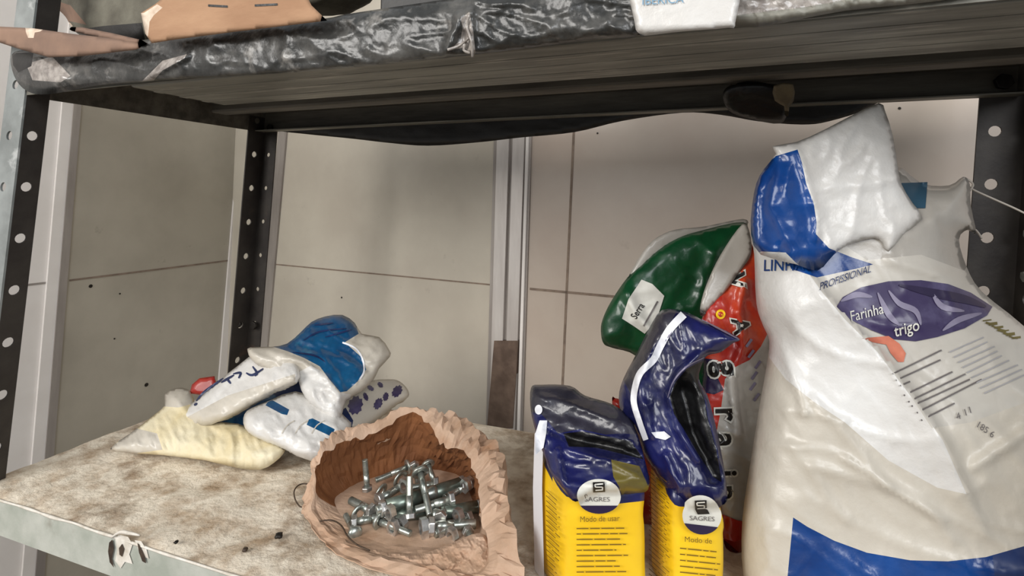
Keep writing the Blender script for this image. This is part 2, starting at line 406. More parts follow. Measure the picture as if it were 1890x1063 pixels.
# back wall joint: ribbed aluminium profile
trim(BACK, [(515, 262), (530, 262)], [(478, 640), (496, 640)], m_alud, .004)
trim(BACK, [(913, 262), (982, 262)], [(899, 785), (966, 785)], m_alud, .003)
for a, b, c, d in ((922, 944, 908, 928), (951, 972, 935, 955)):
    trim(BACK, [(a, 262), (b, 262)], [(c, 785), (d, 785)], m_alu, .009)
trim(BACK, [(974, 262), (979, 262)], [(958, 785), (963, 785)], m_white, .007)
trim(BACK, [(918, 626), (962, 626)], [(905, 786), (952, 786)], m_brown, .0105, ext=False)
grout(BACK, (500, 487), (912, 526), .0012)
grout(BACK, (978, 533), (1400, 572), .0018)
grout(BACK, (1060, 225), (1036, 760), .0018)
def spot(x, y, r, pl, mat=m_dark):
    ntrim[0] += 1
    c = onpl(x, y, *pl); n = pl[1]; s_ = n.cross(Vector((0, 0, 1))).normalized()
    L_ = [c+n*.0002+(s_*math.cos(a)+Vector((0, 0, 1))*math.sin(a))*r for a in [i*math.pi/4 for i in range(8)]]
    tag(prism('trim_%d' % ntrim[0], L_, n*.0008, mat), kind='structure')
for x, y, r in ((167, 528, .003), (221, 542, .0014), (270, 710, .0035), (211, 625, .0014)): spot(x, y, r, LEFT)
for x, y, r in ((631, 549, .0016), (1103, 246, .0014), (1660, 200, .0016)): spot(x, y, r, BACK)

# ------------------------------------------------------------------ the shelving unit
unit = thing('shelving_unit', (0.45, .15, -.5), 'dark grey slotted-angle steel shelving unit carrying all the bags', 'shelves')
def circ(u, v, r, n=14): return [(u+r*math.cos(2*math.pi*i/n), v+r*math.sin(2*math.pi*i/n)) for i in range(n)]
def flange(name, c0, axis, d, w_, hole_u, z_first, r, mat, parent, t=.0018, L0=-.5, L1=.62, step=.0497, tn=None):
    """c0: corner point at z=0, axis: direction with z=1 per metre of height, d: width direction"""
    au = axis.normalized(); sc = axis.length; n = au.cross(d).normalized()
    vs = []; z = z_first
    while z-step > L0+.03: z -= step
    while z < L1-.02: vs.append(z*sc); z += step
    poly = [(0, L0*sc), (w_, L0*sc), (w_, L1*sc), (0, L1*sc)]
    return plate(name, c0, d, au, poly, [circ(hole_u, v, r) for v in vs], n*t*(tn or 1), mat, parent)
def axis_from(pt, pb, Y):
    a, b = onY(*pt, Y), onY(*pb, Y); ax = (a-b)/(a.z-b.z); return b-ax*b.z, ax
X_, Y_ = Vector((1, 0, 0)), Vector((0, 1, 0))
def zat(x, y, Y): return onY(x, y, Y).z
# front left post
c0, ax = axis_from((51, 163), (4, 560), -.001)
p = tag(bpy.data.objects.new('post', None)); COL.objects.link(p); bpy.data.objects.remove(p)
fl = flange('post', c0, ax, Y_, .019, .0085, zat(43, 345, .008), .0047, m_post, unit)
fl['label'] = 'front left post of dark slotted angle'
fo = flange('flange', c0, ax, -X_, .030, .0165, zat(13, 345, 0), .0045, m_postl, fl); fo['label'] = 'light grey outer flange'  # outer flange is a lighter grey than the other one
# back left post
c0b, axb = axis_from((487, 240), (457, 611), UD)
bl = flange('post', c0b, axb, -Y_, .030, .0155, zat(462, 347, UD-.015), .0045, m_post, unit)
bl['label'] = 'back left post of dark slotted angle'
flange('flange', c0b, axb, X_, .025, .012, zat(495, 347, UD), .0032, m_post, bl)
# back right post
c0r, axr = axis_from((1808, 185), (1785, 500), UD)
br = flange('post', c0r, axr, X_, .036, .0135, zat(1826, 340, UD), .0052, m_post, unit)
br['label'] = 'back right post of dark slotted angle'
flange('flange', c0r+X_*.036, axr, -Y_, .036, .018, zat(1860, 345, UD), .0048, m_post, br)
# front right post (beyond the right edge of the picture)
fr = flange('post', Vector((UW+.004, -.001, 0)), axr, Y_, .036, .018, .1, .0048, m_post, unit)
flange('flange', Vector((UW+.004, -.001, 0)), axr, -X_, .036, .018, .1, .0048, m_post, fr)
def bolt_head(name, c, n, r, parent, mat=m_dark):
    s_ = n.orthogonal().normalized(); q = n.cross(s_)
    return prism(name, [c+(s_*math.cos(i*math.pi/3)+q*math.sin(i*math.pi/3))*r for i in range(6)], n*r*.7, mat, parent, .0006)
for x, y in ((478, 236), (500, 236)): bolt_head('bolt', onY(x, y, UD-.002), -Y_, .0055, unit)
for x, y in ((443, 596), (470, 600)): bolt_head('bolt', onY(x, y, UD-.004), -Y_, .0060, unit)
bolt_head('bolt', onY(1850, 152, UD-.006), -Y_, .0075, unit)

def tray(name, z, lip_h, mat, mats_under, y0=0.0, y1=UD, up=True):
    s = tag(boxU(name, .0005, UW, y0, y1, z-.0022, z-.0002, mat, unit))
    boxU('front_lip', .0005, UW, y0-.0015, y0, z-lip_h, z-.0002, mats_under[0], s)
    boxU('back_lip', .0005, UW, y1-.0015, y1, z-lip_h, z-.0022, mats_under[1], s)
    boxU('side_lip', .0005, .002, y0, y1-.0015, z-lip_h, z-.0022, mats_under[1], s)
    boxU('side_lip', UW-.0015, UW, y0, y1-.0015, z-lip_h, z-.0022, mats_under[1], s)
    return s
low = tray('shelf', 0, .030, m_top, (m_lip, m_lip)); low['label'] = 'lower shelf with crusted dirty white top'
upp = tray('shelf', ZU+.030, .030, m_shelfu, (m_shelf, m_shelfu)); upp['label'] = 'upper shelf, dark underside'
# channel under the front of the upper shelf and return flanges
xs0 = (onpl(264, 163, Vector((0, 0, ZU)), _u)).x-SH*ZU
st = boxU('stiffener', xs0, UW-.002, .001, .098, ZU-.0012, ZU+.012, m_shelf, upp, .002); st['label'] = 'grey-green channel behind the front lip, lightened as if lit'  # colour lightened to stand in for light from the front
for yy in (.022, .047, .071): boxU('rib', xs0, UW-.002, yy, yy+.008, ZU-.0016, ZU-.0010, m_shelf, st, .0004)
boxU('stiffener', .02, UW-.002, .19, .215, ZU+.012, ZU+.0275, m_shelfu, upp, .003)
boxU('back_flange', .002, UW-.002, UD-.018, UD-.0016, ZU-.0002, ZU+.0012, m_shelf, upp)

# crusted, uneven covering of the lower shelf
def crust():
    nx, ny = 150, 50; V = []; F = []
    for j in range(ny+1):
        for i in range(nx+1):
            x, y = .001+(UW-.002)*i/nx, -.001+(UD+.0005)*j/ny
            h = .0012+.0022*noise.fractal(Vector((x*22, y*22, 3)), 1, 2, 4)
            h += .0045*math.exp(-((x/.05)**2))*(.5+noise.noise(Vector((x*30, y*14, 5)))*.5)
            if j in (0, ny) or i in (0, nx): h = .0003
            V.append((x, y, max(.0003, h)))
    for j in range(ny):
        for i in range(nx): a = j*(nx+1)+i; F.append([a, a+1, a+nx+2, a+nx+1])
    return mesh('crust', V, F, m_top, low, True)
crust()
# worn bright bead along the lower front and left edge, torn patch on the lip
def bead(a, b, n, seed, r=.0016):
    pts = []
    for i in range(n+1):
        q = Vector(a).lerp(Vector(b), i/n)
        pts.append(q+Vector((0, -.0005*noise.noise(Vector((i*.7, seed, 0))), .0012*noise.noise(Vector((i*.45, seed, 4))))))
    return tube('worn_edge', pts, lambda t: r*(.55+.75*abs(noise.noise(Vector((t*26, seed, 1))))), m_edge, low, 6)
bead((.0, -.0015, .0005), (UW, -.0015, .0005), 60, 1)
LIP = Flat((Vector((0, -.0016, 0)), Vector((0, -1, 0))))
for nm, mt, pl_ in (('peeled_paint', 'e', [(214, 992), (222, 986), (238, 990), (246, 1004), (240, 1022), (246, 1040), (232, 1036), (224, 1048), (214, 1034), (218, 1014)]),
                    ('peeled_paint', 'e', [(250, 996), (262, 998), (272, 1014), (276, 1030), (264, 1026), (256, 1012)]),
                    ('rust_patch', 'd', [(204, 1000), (210, 994), (213, 1010), (209, 1030), (213, 1046), (205, 1036), (202, 1016)]),
                    ('rust_patch', 'd', [(222, 1010), (228, 1002), (232, 1012), (228, 1026), (223, 1022)]),
                    ('rust_patch', 'd', [(256, 1000), (261, 1006), (270, 1026), (272, 1038), (265, 1034), (259, 1018)])):
    LIP.decal(nm, pl_, {'e': m_edge, 'd': m_wire}[mt], low, .0006 if mt == 'e' else .0011, 4)
tube('peeled_flake', [onY(206, 992, -.003), onY(222, 982, -.006), onY(240, 984, -.005), onY(258, 988, -.004)], lambda t: .0005+.0009*math.sin(t*3.1), m_edge, low, 7)

# ------------------------------------------------------------------ upper shelf: wrapped goods and cardboard
PF = lambda Y: (Vector((0, Y, 0)), Vector((0, -1, 0)))
wrap = Soft([(22, 100), (60, 92), (130, 96), (200, 88), (262, 74), (340, 66), (480, 46), (600, 34), (640, 26), (760, 8), (860, -6), (1000, -22), (1180, -40),
             (1186, 58), (1100, 72), (980, 88), (850, 104), (700, 120), (560, 132), (420, 141), (300, 148), (262, 152), (180, 158), (90, 174), (50, 168), (26, 140)],
            PF(-.006), .011, .004, 34, [(.0028, 30, .12, 3), (.0012, 12, .9, 1.6)],
            creases=[([(60, 110), (105, 150)], 7, .005), ([(75, 105), (125, 150)], 6, .004), ([(262, 150), (345, 104)], 6, .006), ([(868, 20), (872, 105)], 7, .006), ([(850, 30), (826, 92)], 9, .006)], seed=2, step=5)
o = wrap.build('black_plastic_wrap', [m_poly, m_clearp, m_polyd], [([(48, 118), (96, 104), (130, 140), (112, 152), (60, 148)], 1), ([(22, 98), (62, 96), (58, 122), (34, 134), (24, 120)], 2),  # grey patch at the left paints the sheen of shiny folds
               ([(262, 150), (300, 112), (345, 100), (340, 108), (300, 130), (284, 148)], 1), ([(850, 34), (866, 22), (874, 60), (878, 104), (868, 100), (858, 88), (830, 92), (850, 74), (854, 50)], 1)])
tag(o, 'crinkled black plastic wrapped along the front edge of the upper shelf', 'plastic wrap')
for pts in ([(866, 28), (862, 50), (870, 76), (872, 106)], [(866, 70), (848, 84), (826, 92)], [(862, 78), (856, 92), (868, 98)]):
    tube('torn_strand', wrap.P(pts, .003), .0009, m_clearp, o, 6)
wrap2 = Soft([(1350, -60), (1950, -120), (1950, -70), (1790, -8), (1560, 20), (1358, 48)], PF(-.004), .006, .003, 16, [(.0016, 9, .1, 2)], seed=5, step=6)
o = wrap2.build('foam_padding', [m_shelf, m_clearp], [([(1340, -60), (1950, -130), (1950, -110), (1640, -14), (1480, 14), (1358, 28)], 1)])
tag(o, 'grey speckled padding strip above the front lip, right of the white card', 'padding')
cardp = (Vector((0, -.020, 0)), Vector((0, -1, 0)))
wl = Soft([(1171, -70), (1171, 40), (1180, 62), (1190, 66), (1260, 58), (1345, 51), (1357, 42), (1357, -80)], cardp, .003, .003, 8, [(.0006, 60, 0, 1)], k=3, step=7)
o = wl.build('hanging_card', [m_wht]); tag(o, 'white rounded card with faint blue lettering hanging over the upper front edge', 'card')
text_on(wl, 'lettering', 'IBERICA', (1184, 9), (22, -1.2), (0, -22), m_bluel, o, .001)

cb = Soft([(260, 24), (286, 8), (312, -14), (560, -20), (575, 10), (604, 38), (540, 46), (440, 58), (330, 72), (280, 80), (268, 62)], PF(-.026), .0025, .0035, 2.5, [(.0012, 60, .1, 2)], k=1, step=8)
o = cb.build('cardboard_flap', [m_card, m_torn], [([(256, 30), (290, 8), (300, 14), (284, 28), (276, 40), (272, 78), (260, 60)], 1)])
tag(o, 'brown cardboard flap with torn pale left edge lying on the upper shelf', 'cardboard')
for poly in ([(384, 8), (420, 10), (420, 14), (384, 12)], [(470, 8), (512, 6), (512, 10), (470, 12)]): cb.decal('slot', poly, m_blk, o, .0006)
cb2 = Soft([(-60, 44), (0, 49), (60, 52), (130, 62), (200, 70), (268, 82), (250, 92), (200, 98), (150, 104), (90, 106), (40, 92), (0, 79), (-60, 70)], PF(-.026), .0025, .004, 2.5, [(.001, 50, .1, 2)], k=1, step=8)
o = cb2.build('cardboard_flap', [m_cardd, m_torn], [([(44, 52), (82, 50), (74, 58), (64, 60), (62, 70), (52, 70), (48, 60)], 1)])
tag(o, 'old brown cardboard flap sticking out over the left post top', 'cardboard')
cb3 = Soft([(128, 54), (150, 50), (262, 74), (266, 84), (230, 80), (150, 62)], PF(-.012), .003, .003, 5, [], k=2, step=6)
o = cb3.build('cardboard_strip', [m_cardd]); tag(o, 'thin bent cardboard strip between the two brown flaps', 'cardboard')
bun = Soft([(20, -40), (60, 2), (100, 14), (120, 30), (132, 50), (150, 66), (200, 84), (262, 86), (290, 60), (420, 20), (600, 12), (640, -60), (300, -120)], PF(.06), .035, .05, 40, [(.004, 50, .3, 2)], zmin=ZU+.032, seed=8, step=9)
o = bun.build('fabric_bundle', [m_bundle, m_torn, m_cardd, m_polyd], [([(148, 54), (190, 48), (262, 42), (270, 86), (200, 82), (150, 66)], 3), ([(20, -40), (60, 2), (100, 14), (122, 32), (134, 48), (126, 50), (110, 30), (90, 18), (50, 8)], 1), ([(40, -20), (95, 12), (125, 38), (160, 46), (130, 10)], 2)])  # black region paints the dark gap between the cardboards onto the bundle
tag(o, 'grey green stuffed bundle on the upper shelf behind the cardboard', 'bundle')
def bx(name, p0, p1, Y0, dY, mat, label, cat):
    a, b = onY(*p0, Y0), onY(*p1, Y0)
    z0, z1 = max(ZU+.031, min(a.z, b.z)), max(a.z, b.z)
    o = prism(name, [Vector((a.x, Y0, z0)), Vector((b.x, Y0, z0)), Vector((b.x, Y0+dY, z0)), Vector((a.x, Y0+dY, z0))], Vector((0, 0, z1-z0)), mat, None, .002)
    return tag(o, label, cat)
bx('storage_box', (700, 40), (1165, -230), .03, .2, m_polyd, 'dark box on the upper shelf behind the black plastic wrap', 'box')

# under-side: loose black plastic at the back and a bulging lump
bk = Soft([(512, 222), (512, 240), (560, 247), (650, 256), (720, 264), (790, 269), (880, 263), (960, 254), (1060, 244), (1150, 223), (1260, 208), (1330, 212), (1400, 224), (1480, 230), (1530, 224), (1600, 200), (1600, 170), (1100, 190), (800, 210)],
          PF(UD+.006), .003, .003, 8, [(.001, 20, 0, 3)], seed=3, step=6)
o = bk.build('black_plastic_sheet', [m_polyd]); tag(o, 'sagging black plastic sheet hanging below the back edge of the upper shelf', 'plastic sheet')
lp = plane3((1340, 190, .50), (1450, 190, .48), (1400, 220, .50))
lump = Soft([(1334, 176), (1345, 160), (1380, 154), (1430, 158), (1452, 170), (1454, 200), (1440, 228), (1380, 218), (1345, 204)], lp, .004, .010, 16, [(.0015, 20, .3, 2)], seed=6, step=5)
o = lump.build('plastic_lump', [m_blk]); tag(o, 'black plastic lump bulging under the upper shelf above the green bag', 'plastic lump')
tp = Soft([(1428, 158), (1464, 155), (1465, 186), (1457, 196), (1455, 214), (1448, 212), (1447, 196), (1430, 186)], (lp[0]-lp[1]*-.016, lp[1]), .0012, .0012, 5, [], k=2, step=5)
o = tp.build('tape_scrap', [M('tan_tape', (112, 98, 72), (90, 78, 58), 60, .6)]); tag(o, 'tan scrap of tape dangling beside the black plastic lump', 'tape')

# ------------------------------------------------------------------ pile of bags, left
ZB = .0025
a_ = Soft([(203, 828), (240, 800), (285, 765), (304, 748), (304, 728), (325, 716), (350, 720), (362, 750), (378, 774), (440, 782), (480, 800), (522, 824), (524, 836), (506, 854), (480, 867), (440, 864), (380, 850), (300, 840), (240, 836)],
          plane3((205, 830, .555), (480, 870, .512), (330, 720, .622)), .020, .004, 46, [(.0030, 28, 1.3, 2), (.0018, 11, 1.4, 2)],
          creases=[([(345, 790), (352, 830)], 6, -.003), ([(400, 800), (398, 840)], 6, -.003), ([(440, 800), (446, 850)], 7, -.004)], zmin=ZB, seed=1, step=4, k=2)
o = a_.build('cream_bag', [m_cream, m_wht2], [([(200, 830), (250, 790), (290, 800), (300, 830), (240, 838)], 1), ([(300, 750), (302, 725), (325, 712), (352, 718), (356, 745), (330, 752)], 1)])
tag(o, 'yellow-stained cream bag lying flat at the front of the left pile', 'bag')
a2 = Soft([(350, 726), (354, 710), (368, 698), (396, 694), (402, 720), (380, 730)], plane3((352, 722, .665), (400, 722, .665), (370, 690, .675)), .003, .006, 6, [], k=1, step=5)
o = a2.build('red_packet', [m_red]); tag(o, 'small red packet peeking out behind the left pile', 'packet')
nv = Soft([(370, 790), (420, 742), (500, 715), (548, 672), (566, 700), (600, 760), (620, 830), (520, 845), (450, 800)], plane3((380, 800, .60), (600, 830, .575), (550, 690, .64)), .008, .022, 26, [(.0015, 20, .4, 2)], zmin=ZB, seed=12, step=6)
o = nv.build('blue_bag', [m_teal, m_navyp], [([(500, 680), (560, 660), (580, 740), (520, 740), (490, 715)], 1)])
tag(o, 'dark blue bag squeezed between the two white bags of the left pile', 'bag')
b_ = Soft([(338, 768), (350, 748), (400, 706), (440, 674), (480, 648), (530, 655), (552, 682), (545, 706), (500, 726), (440, 760), (390, 784), (358, 784)],
          plane3((345, 775, .575), (520, 710, .565), (480, 650, .615)), .019, .012, 34, [(.0022, 24, -.5, 2.4), (.0015, 11, .9, 1.8)], zmin=ZB, seed=14, step=4, k=2)
o = b_.build('white_bag', [m_wht, m_wht2], [([(335, 775), (420, 730), (545, 690), (545, 712), (440, 762), (380, 790)], 1)])
tag(o, 'long white bag with black script lying on the cream bag', 'bag')
for pl_ in ([(362, 740), (376, 724), (398, 708), (412, 698)], [(408, 706), (418, 700), (432, 692)], [(418, 698), (426, 708)], [(430, 690), (444, 688), (440, 698)], [(454, 688), (466, 692), (486, 680)], [(466, 676), (474, 688), (470, 694)], [(358, 748), (364, 744)]):
    b_.decal('print_mark', ribbon(pl_, lambda t: 2+2.6*math.sin(t*3.1)), m_navyp, o, .0009, 3)
c_ = Soft([(449, 772), (456, 758), (475, 748), (500, 738), (545, 722), (600, 742), (648, 780), (640, 812), (618, 836), (590, 852), (560, 846), (520, 826), (470, 806), (452, 790)],
          plane3((455, 785, .540), (590, 852, .515), (560, 725, .585)), .022, .010, 40, [(.0020, 28, .5, 2.2), (.0014, 11, 1.2, 2)], zmin=ZB, seed=16, step=4, k=2)
o = c_.build('white_bag', [m_wht, m_teal, m_navyp], [([(494, 742), (502, 738), (534, 756), (530, 766), (520, 764), (490, 748)], 1), ([(570, 774), (577, 772), (618, 792), (612, 806), (566, 784)], 1)])
tag(o, 'white bag with two blue bars at the front of the left pile', 'bag')
for x0 in (520, 545, 575): c_.decal('fold_shade', ribbon([(x0, 800), (x0+10, 785), (x0+24, 776)], 2), m_wht2, o, .0006, 4)  # slightly darker ribbons paint the shade of folds
e_ = Soft([(622, 792), (618, 760), (650, 728), (680, 704), (720, 700), (738, 704), (752, 718), (754, 732), (735, 744), (712, 762), (690, 780), (660, 796)],
          plane3((630, 790, .585), (750, 735, .640), (700, 704, .650)), .016, .018, 30, [(.0012, 22, -.6, 2)], zmin=ZB, seed=18, step=5)
o = e_.build('printed_bag', [m_wht2, m_navyp], [([(620, 795), (624, 762), (638, 752), (652, 776), (648, 797), (632, 797)], 1)])
tag(o, 'whitish bag covered in dark purple marks at the right of the left pile', 'bag')
def oval(cx, cy, a, b, rot=0, n=20):
    c, s = math.cos(rot), math.sin(rot)
    return [(cx+a*math.cos(t)*c-b*math.sin(t)*s, cy+a*math.cos(t)*s+b*math.sin(t)*c) for t in [2*math.pi*i/n for i in range(n)]]
for q in ((656, 748, 13, 17, .3), (698, 745, 7, 11, .5), (712, 732, 5, 8, .2), (733, 722, 8, 12, .6), (684, 716, 7, 4, .6), (702, 710, 6, 4, .8), (675, 732, 4, 8, -.4)):
    e_.decal('print_mark', [(q[0]+(x-q[0])*k_, q[1]+(y-q[1])*k_) for i_, (x, y) in enumerate(oval(*q)) for k_ in [(.85, 1.1, .95, 1.12)[(i_*7+int(q[0])) % 4]]], m_purple, o, .0008, 4)
for k in range(4): e_.decal('print_mark', strip((630+k*6, 770+k*3), (626+k*6, 788+k*2), 2.6), m_lilac, o, .001, 4)
d_ = Soft([(457, 648), (462, 641), (500, 640), (530, 634), (556, 612), (575, 594), (600, 584), (632, 581), (655, 596), (668, 616), (700, 622), (718, 645), (720, 658), (700, 680), (690, 700), (668, 722), (640, 738), (632, 762), (622, 784), (600, 764), (572, 744), (556, 720), (546, 694), (520, 692), (480, 676), (464, 664)],
          plane3((470, 655, .590), (622, 784, .545), (650, 590, .660)), .018, .011, 36, [(.0028, 28, .6, 2.4), (.0018, 12, -.4, 2)],
          creases=[([(500, 645), (560, 672), (600, 700), (625, 735)], 8, .005), ([(560, 640), (640, 650), (680, 680)], 8, -.004), ([(546, 694), (590, 690), (620, 730)], 6, -.003)], zmin=ZB, seed=20, step=4, k=2)
o = d_.build('flopped_bag', [m_wht2, m_teal, m_wht, m_navyp], [([(505, 640), (532, 632), (556, 610), (575, 592), (600, 583), (632, 579), (655, 594), (662, 616), (636, 632), (648, 642), (668, 660), (676, 682), (660, 704), (640, 722), (628, 724), (608, 700), (590, 676), (560, 660), (530, 648)], 1),
                                           ([(545, 690), (575, 674), (600, 690), (625, 724), (648, 728), (625, 790), (560, 740)], 2)])
tag(o, 'crumpled white and teal blue bag flopped on top of the left pile', 'bag')
d_.decal('stripe', ribbon([(632, 632), (655, 642), (668, 660), (672, 684), (664, 700)], 3), m_palew, o, .001, 4)
for pl_ in ([(560, 628), (590, 612), (640, 606)], [(580, 600), (615, 596)], [(600, 622), (650, 608)], [(540, 650), (580, 656), (600, 668)]):
    d_.decal('crease_shade', ribbon(pl_, lambda t: 1+2.5*math.sin(t*3.1)), m_navyp, o, .0009, 4)  # dark ribbons paint crease shade into the blue

# ------------------------------------------------------------------ paper bag of bolts
def ringpts(spec, n=120):
    P = [tuple(onZ(x, y, z)) for x, y, z in spec]
    k = n//len(P); return [Vector(p) for p in smooth_poly(P, k)]
R1 = [(618, 925, .0035), (634, 908, .004), (665, 890, .004), (710, 876, .004), (760, 868, .004), (810, 868, .004), (848, 880, .004), (868, 915, .004), (880, 950, .004), (884, 985, .004), (850, 1008, .004), (770, 1010, .004), (690, 992, .004), (636, 958, .004)]
R2 = [(584, 885, .028), (598, 846, .042), (640, 822, .046), (694, 800, .050), (768, 768, .062), (812, 822, .052), (856, 842, .048), (878, 890, .038), (884, 950, .032), (900, 1010, .022), (880, 1062, .012), (770, 1040, .007), (655, 1008, .005), (590, 950, .006)]
R3 = [(580, 880, .028), (592, 838, .043), (636, 806, .050), (692, 786, .055), (770, 761, .064), (826, 766, .066), (886, 796, .058), (918, 846, .048), (926, 916, .042), (948, 1000, .034), (950, 1080, .016), (780, 1066, .006), (640, 1024, .004), (578, 962, .004)]
def paper():
    c = Vector(onZ(765, 935, .003)); r1, r2, r3 = ringpts(R1, 140), ringpts(R2, 140), ringpts(R3, 140); n = len(r1)
    r4 = []
    for i, p in enumerate(r3):
        d = Vector((p.x-c.x, p.y-c.y, 0)).normalized(); q1 = r1[len(r4)]; rad = max((p-c).to_2d().length+(.006 if p.z > .01 else .003), (q1-c).to_2d().length+.014); q = Vector((c.x, c.y, 0))+d*rad; q.z = .0040
        r4.append(q)
    rings = []; tagm = []
    for s in range(8): t = (s+1)/8; rings.append([c.lerp(p, t) for p in r1]); tagm.append(0)
    for s in range(1, 9):
        t = s/8; rings.append([a.lerp(b, t)+(a.lerp(b, t)-c).normalized()*.004*math.sin(t*math.pi) for a, b in zip(r1, r2)]); tagm.append(1)
    for s in range(1, 5): t = s/4; rings.append([a.lerp(b, t)+Vector((0, 0, .0025*math.sin(t*math.pi))) for a, b in zip(r2, r3)]); tagm.append(2)
    for s in range(1, 8): t = s/7; rings.append([a.lerp(b, t) for a, b in zip(r3, r4)]); tagm.append(3)
    V = []; F = []; fm = []
    for k, rg in enumerate(rings):
        base_amp = (0.0006, .0032, .0056, .0052)[tagm[k]]
        for i, p in enumerate(rg):
            amp = base_amp*(.6 if tagm[k] and .78 < i/n else 1)
            q = p*85; a = 1-2.4*abs(noise.noise(q)); b = 1-2.4*abs(noise.noise(q*2.3+Vector((7, 3, 1)))); a2 = noise.noise(p*38)
            d = (p-c).normalized()+Vector((0, 0, .6)); v = p+d*amp*(.6*a+.35*b+.7*a2)
            if tagm[k] >= 1: v.z += amp*.5*noise.noise(q*1.4+Vector((2, 9, 4)))
            v.z = max(v.z, .0036); V.append(v)
    V.append(c); ci = len(V)-1
    for i in range(n): F.append([ci, i, (i+1) % n]); fm.append(1)
    for k in range(len(rings)-1):
        for i in range(n):
            F.append([k*n+i, k*n+(i+1) % n, (k+1)*n+(i+1) % n, (k+1)*n+i])
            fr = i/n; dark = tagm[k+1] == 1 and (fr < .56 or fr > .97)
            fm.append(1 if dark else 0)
    o = mesh('paper_bag', V, F, [m_kraft, m_kraftin], None, False, fm)
    s = o.modifiers.new('thickness', 'SOLIDIFY'); s.thickness = .0007; s.offset = 0
    return o
pb = paper()
fe = Soft([(586, 992), (640, 990), (700, 1012), (770, 1022), (830, 1004), (880, 984), (902, 1000), (905, 1070), (860, 1100), (760, 1082), (660, 1040), (600, 1018)], (onZ(760, 1030, .006), (Vector((-.1, -.45, 1))).normalized()), .006, .002, 20, [(.0034, 20, .5, 1.8), (.0016, 9, 1.2, 1.6)], zmin=.0038, seed=61, step=4)
fe.build('folded_edge', [m_kraft], (), pb, False)
tag(pb, 'torn open crumpled brown paper bag holding the bolts', 'paper bag')

# bolts: prototypes built lying along +X, then copied
def cyl(name, r, x0, x1, mat, parent, seg=20, taper=1.0, bev=0):
    V = []; F = []
    prof = [(x0, r), (x1, r*taper)]
    for x, rr in prof:
        for j in range(seg): V.append((x, rr*math.cos(2*math.pi*j/seg), rr*math.sin(2*math.pi*j/seg)))
    F = [[j, (j+1) % seg, seg+(j+1) % seg, seg+j] for j in range(seg)]+[list(range(seg)), [seg+j for j in range(seg)]]
    o = mesh(name, V, F, mat, parent)
    for p in o.data.polygons: p.use_smooth = len(p.vertices) == 4
    return o
def lathe(name, prof, mat, parent, seg=24):
    V = []; F = []
    for x, r in prof:
        for j in range(seg): V.append((x, max(r, 1e-5)*math.cos(2*math.pi*j/seg), max(r, 1e-5)*math.sin(2*math.pi*j/seg)))
    for k in range(len(prof)-1):
        for j in range(seg): F.append([k*seg+j, k*seg+(j+1) % seg, (k+1)*seg+(j+1) % seg, (k+1)*seg+j])
    return mesh(name, V, F, mat, parent, True)
def thread(name, r, x0, x1, mat, parent, pitch=.0011):
    pr = [(x0, 0)]; x = x0
    while x < x1: pr += [(x, r*.86), (x+pitch/2, r)]; x += pitch
    return lathe(name, pr+[(x1, r*.8), (x1, 0)], mat, parent, 14)
def hexa(name, r, x0, x1, mat, parent, hole=0):
    s = prism(name, [Vector((x0, r*math.cos(i*math.pi/3), r*math.sin(i*math.pi/3))) for i in range(6)], Vector((x1-x0, 0, 0)), mat, parent, r*.1)
    return s
def proto(name, label, cat): return thing(name, (0, 0, 0), label, cat)
def anchor():
    t = proto('sleeve_anchor', '', 'bolt')
    lathe('sleeve', [(.0, .0040), (.0, .0058), (.036, .0058), (.036, .0040), (.0, .0040)], m_sleeve, t)
    thread('threaded_rod', .0036, -.008, .044, m_steel, t); hexa('nut', .0066, -.0050, -.0006, m_steel2, t)
    lathe('cone', [(.036, .0036), (.042, .0056), (.0455, .0050), (.0455, 0)], m_steel, t); return t
def hexbolt():
    t = proto('hex_bolt', '', 'bolt'); hexa('head', .0062, 0, .0045, m_steel2, t); cyl('shank', .0033, .0045, .018, m_steel, t); thread('thread', .0033, .018, .034, m_steel, t); return t
def carriage():
    t = proto('carriage_bolt', '', 'bolt')
    lathe('head', [(-.0035, 0), (-.0034, .003), (-.0022, .0058), (0, .0068), (.0006, .0066), (.0008, .003)], m_steel, t); cyl('shank', .0026, .0006, .017, m_steel, t); thread('thread', .0026, .017, .032, m_steel, t); return t
def nutp():
    t = mesh('hex_nut', *hexring(.0062, .0032, .0046), m_steel2); return t
def hexring(R_, r, h):
    V = []; n = 24
    for x in (0, h):
        for rr, hx in ((R_, True), (r, False)):
            for j in range(n):
                a = 2*math.pi*j/n; q = rr/math.cos(((a+math.pi/6) % (math.pi/3))-math.pi/6)*.88 if hx else rr
                V.append((x, q*math.cos(a), q*math.sin(a)))
    F = []
    for j in range(n):
        k = (j+1) % n; F += [[j, k, n+k, n+j], [2*n+j, 3*n+j, 3*n+k, 2*n+k], [j, 2*n+j, 2*n+k, k], [n+j, n+k, 3*n+k, 3*n+j]]
    return V, F
def washer():
    t = lathe('washer', [(0, .0038), (0, .0078), (.0012, .0078), (.0012, .0038), (0, .0038)], m_steel, None); return t
used = {}
def place(key, make, p, d, roll, label, group=None, s=1.0):
    """first use moves the prototype, later ones are copies with copied parts"""
    if key not in used: used[key] = make(); r = used[key]
    else:
        src = used[key]; r = src.copy(); COL.objects.link(r)
        for ch in src.children:
            c = ch.copy(); COL.objects.link(c); c.parent = r
    q = Vector(d).normalized().to_track_quat('X', 'Z'); r.rotation_mode = 'QUATERNION'
    r.rotation_quaternion = q @ __import__('mathutils').Quaternion((1, 0, 0), roll); r.location = p; r.scale = (s, s, s)
    r['label'] = label; r['category'] = 'washer' if key == 'washer' else 'nut' if key == 'nut' else 'bolt'
    if group: r['group'] = group
    elif 'group' in r: del r['group']
    return r
def seg(a, za, b, zb): A, B = onZ(*a, za), onZ(*b, zb); return A, B-A
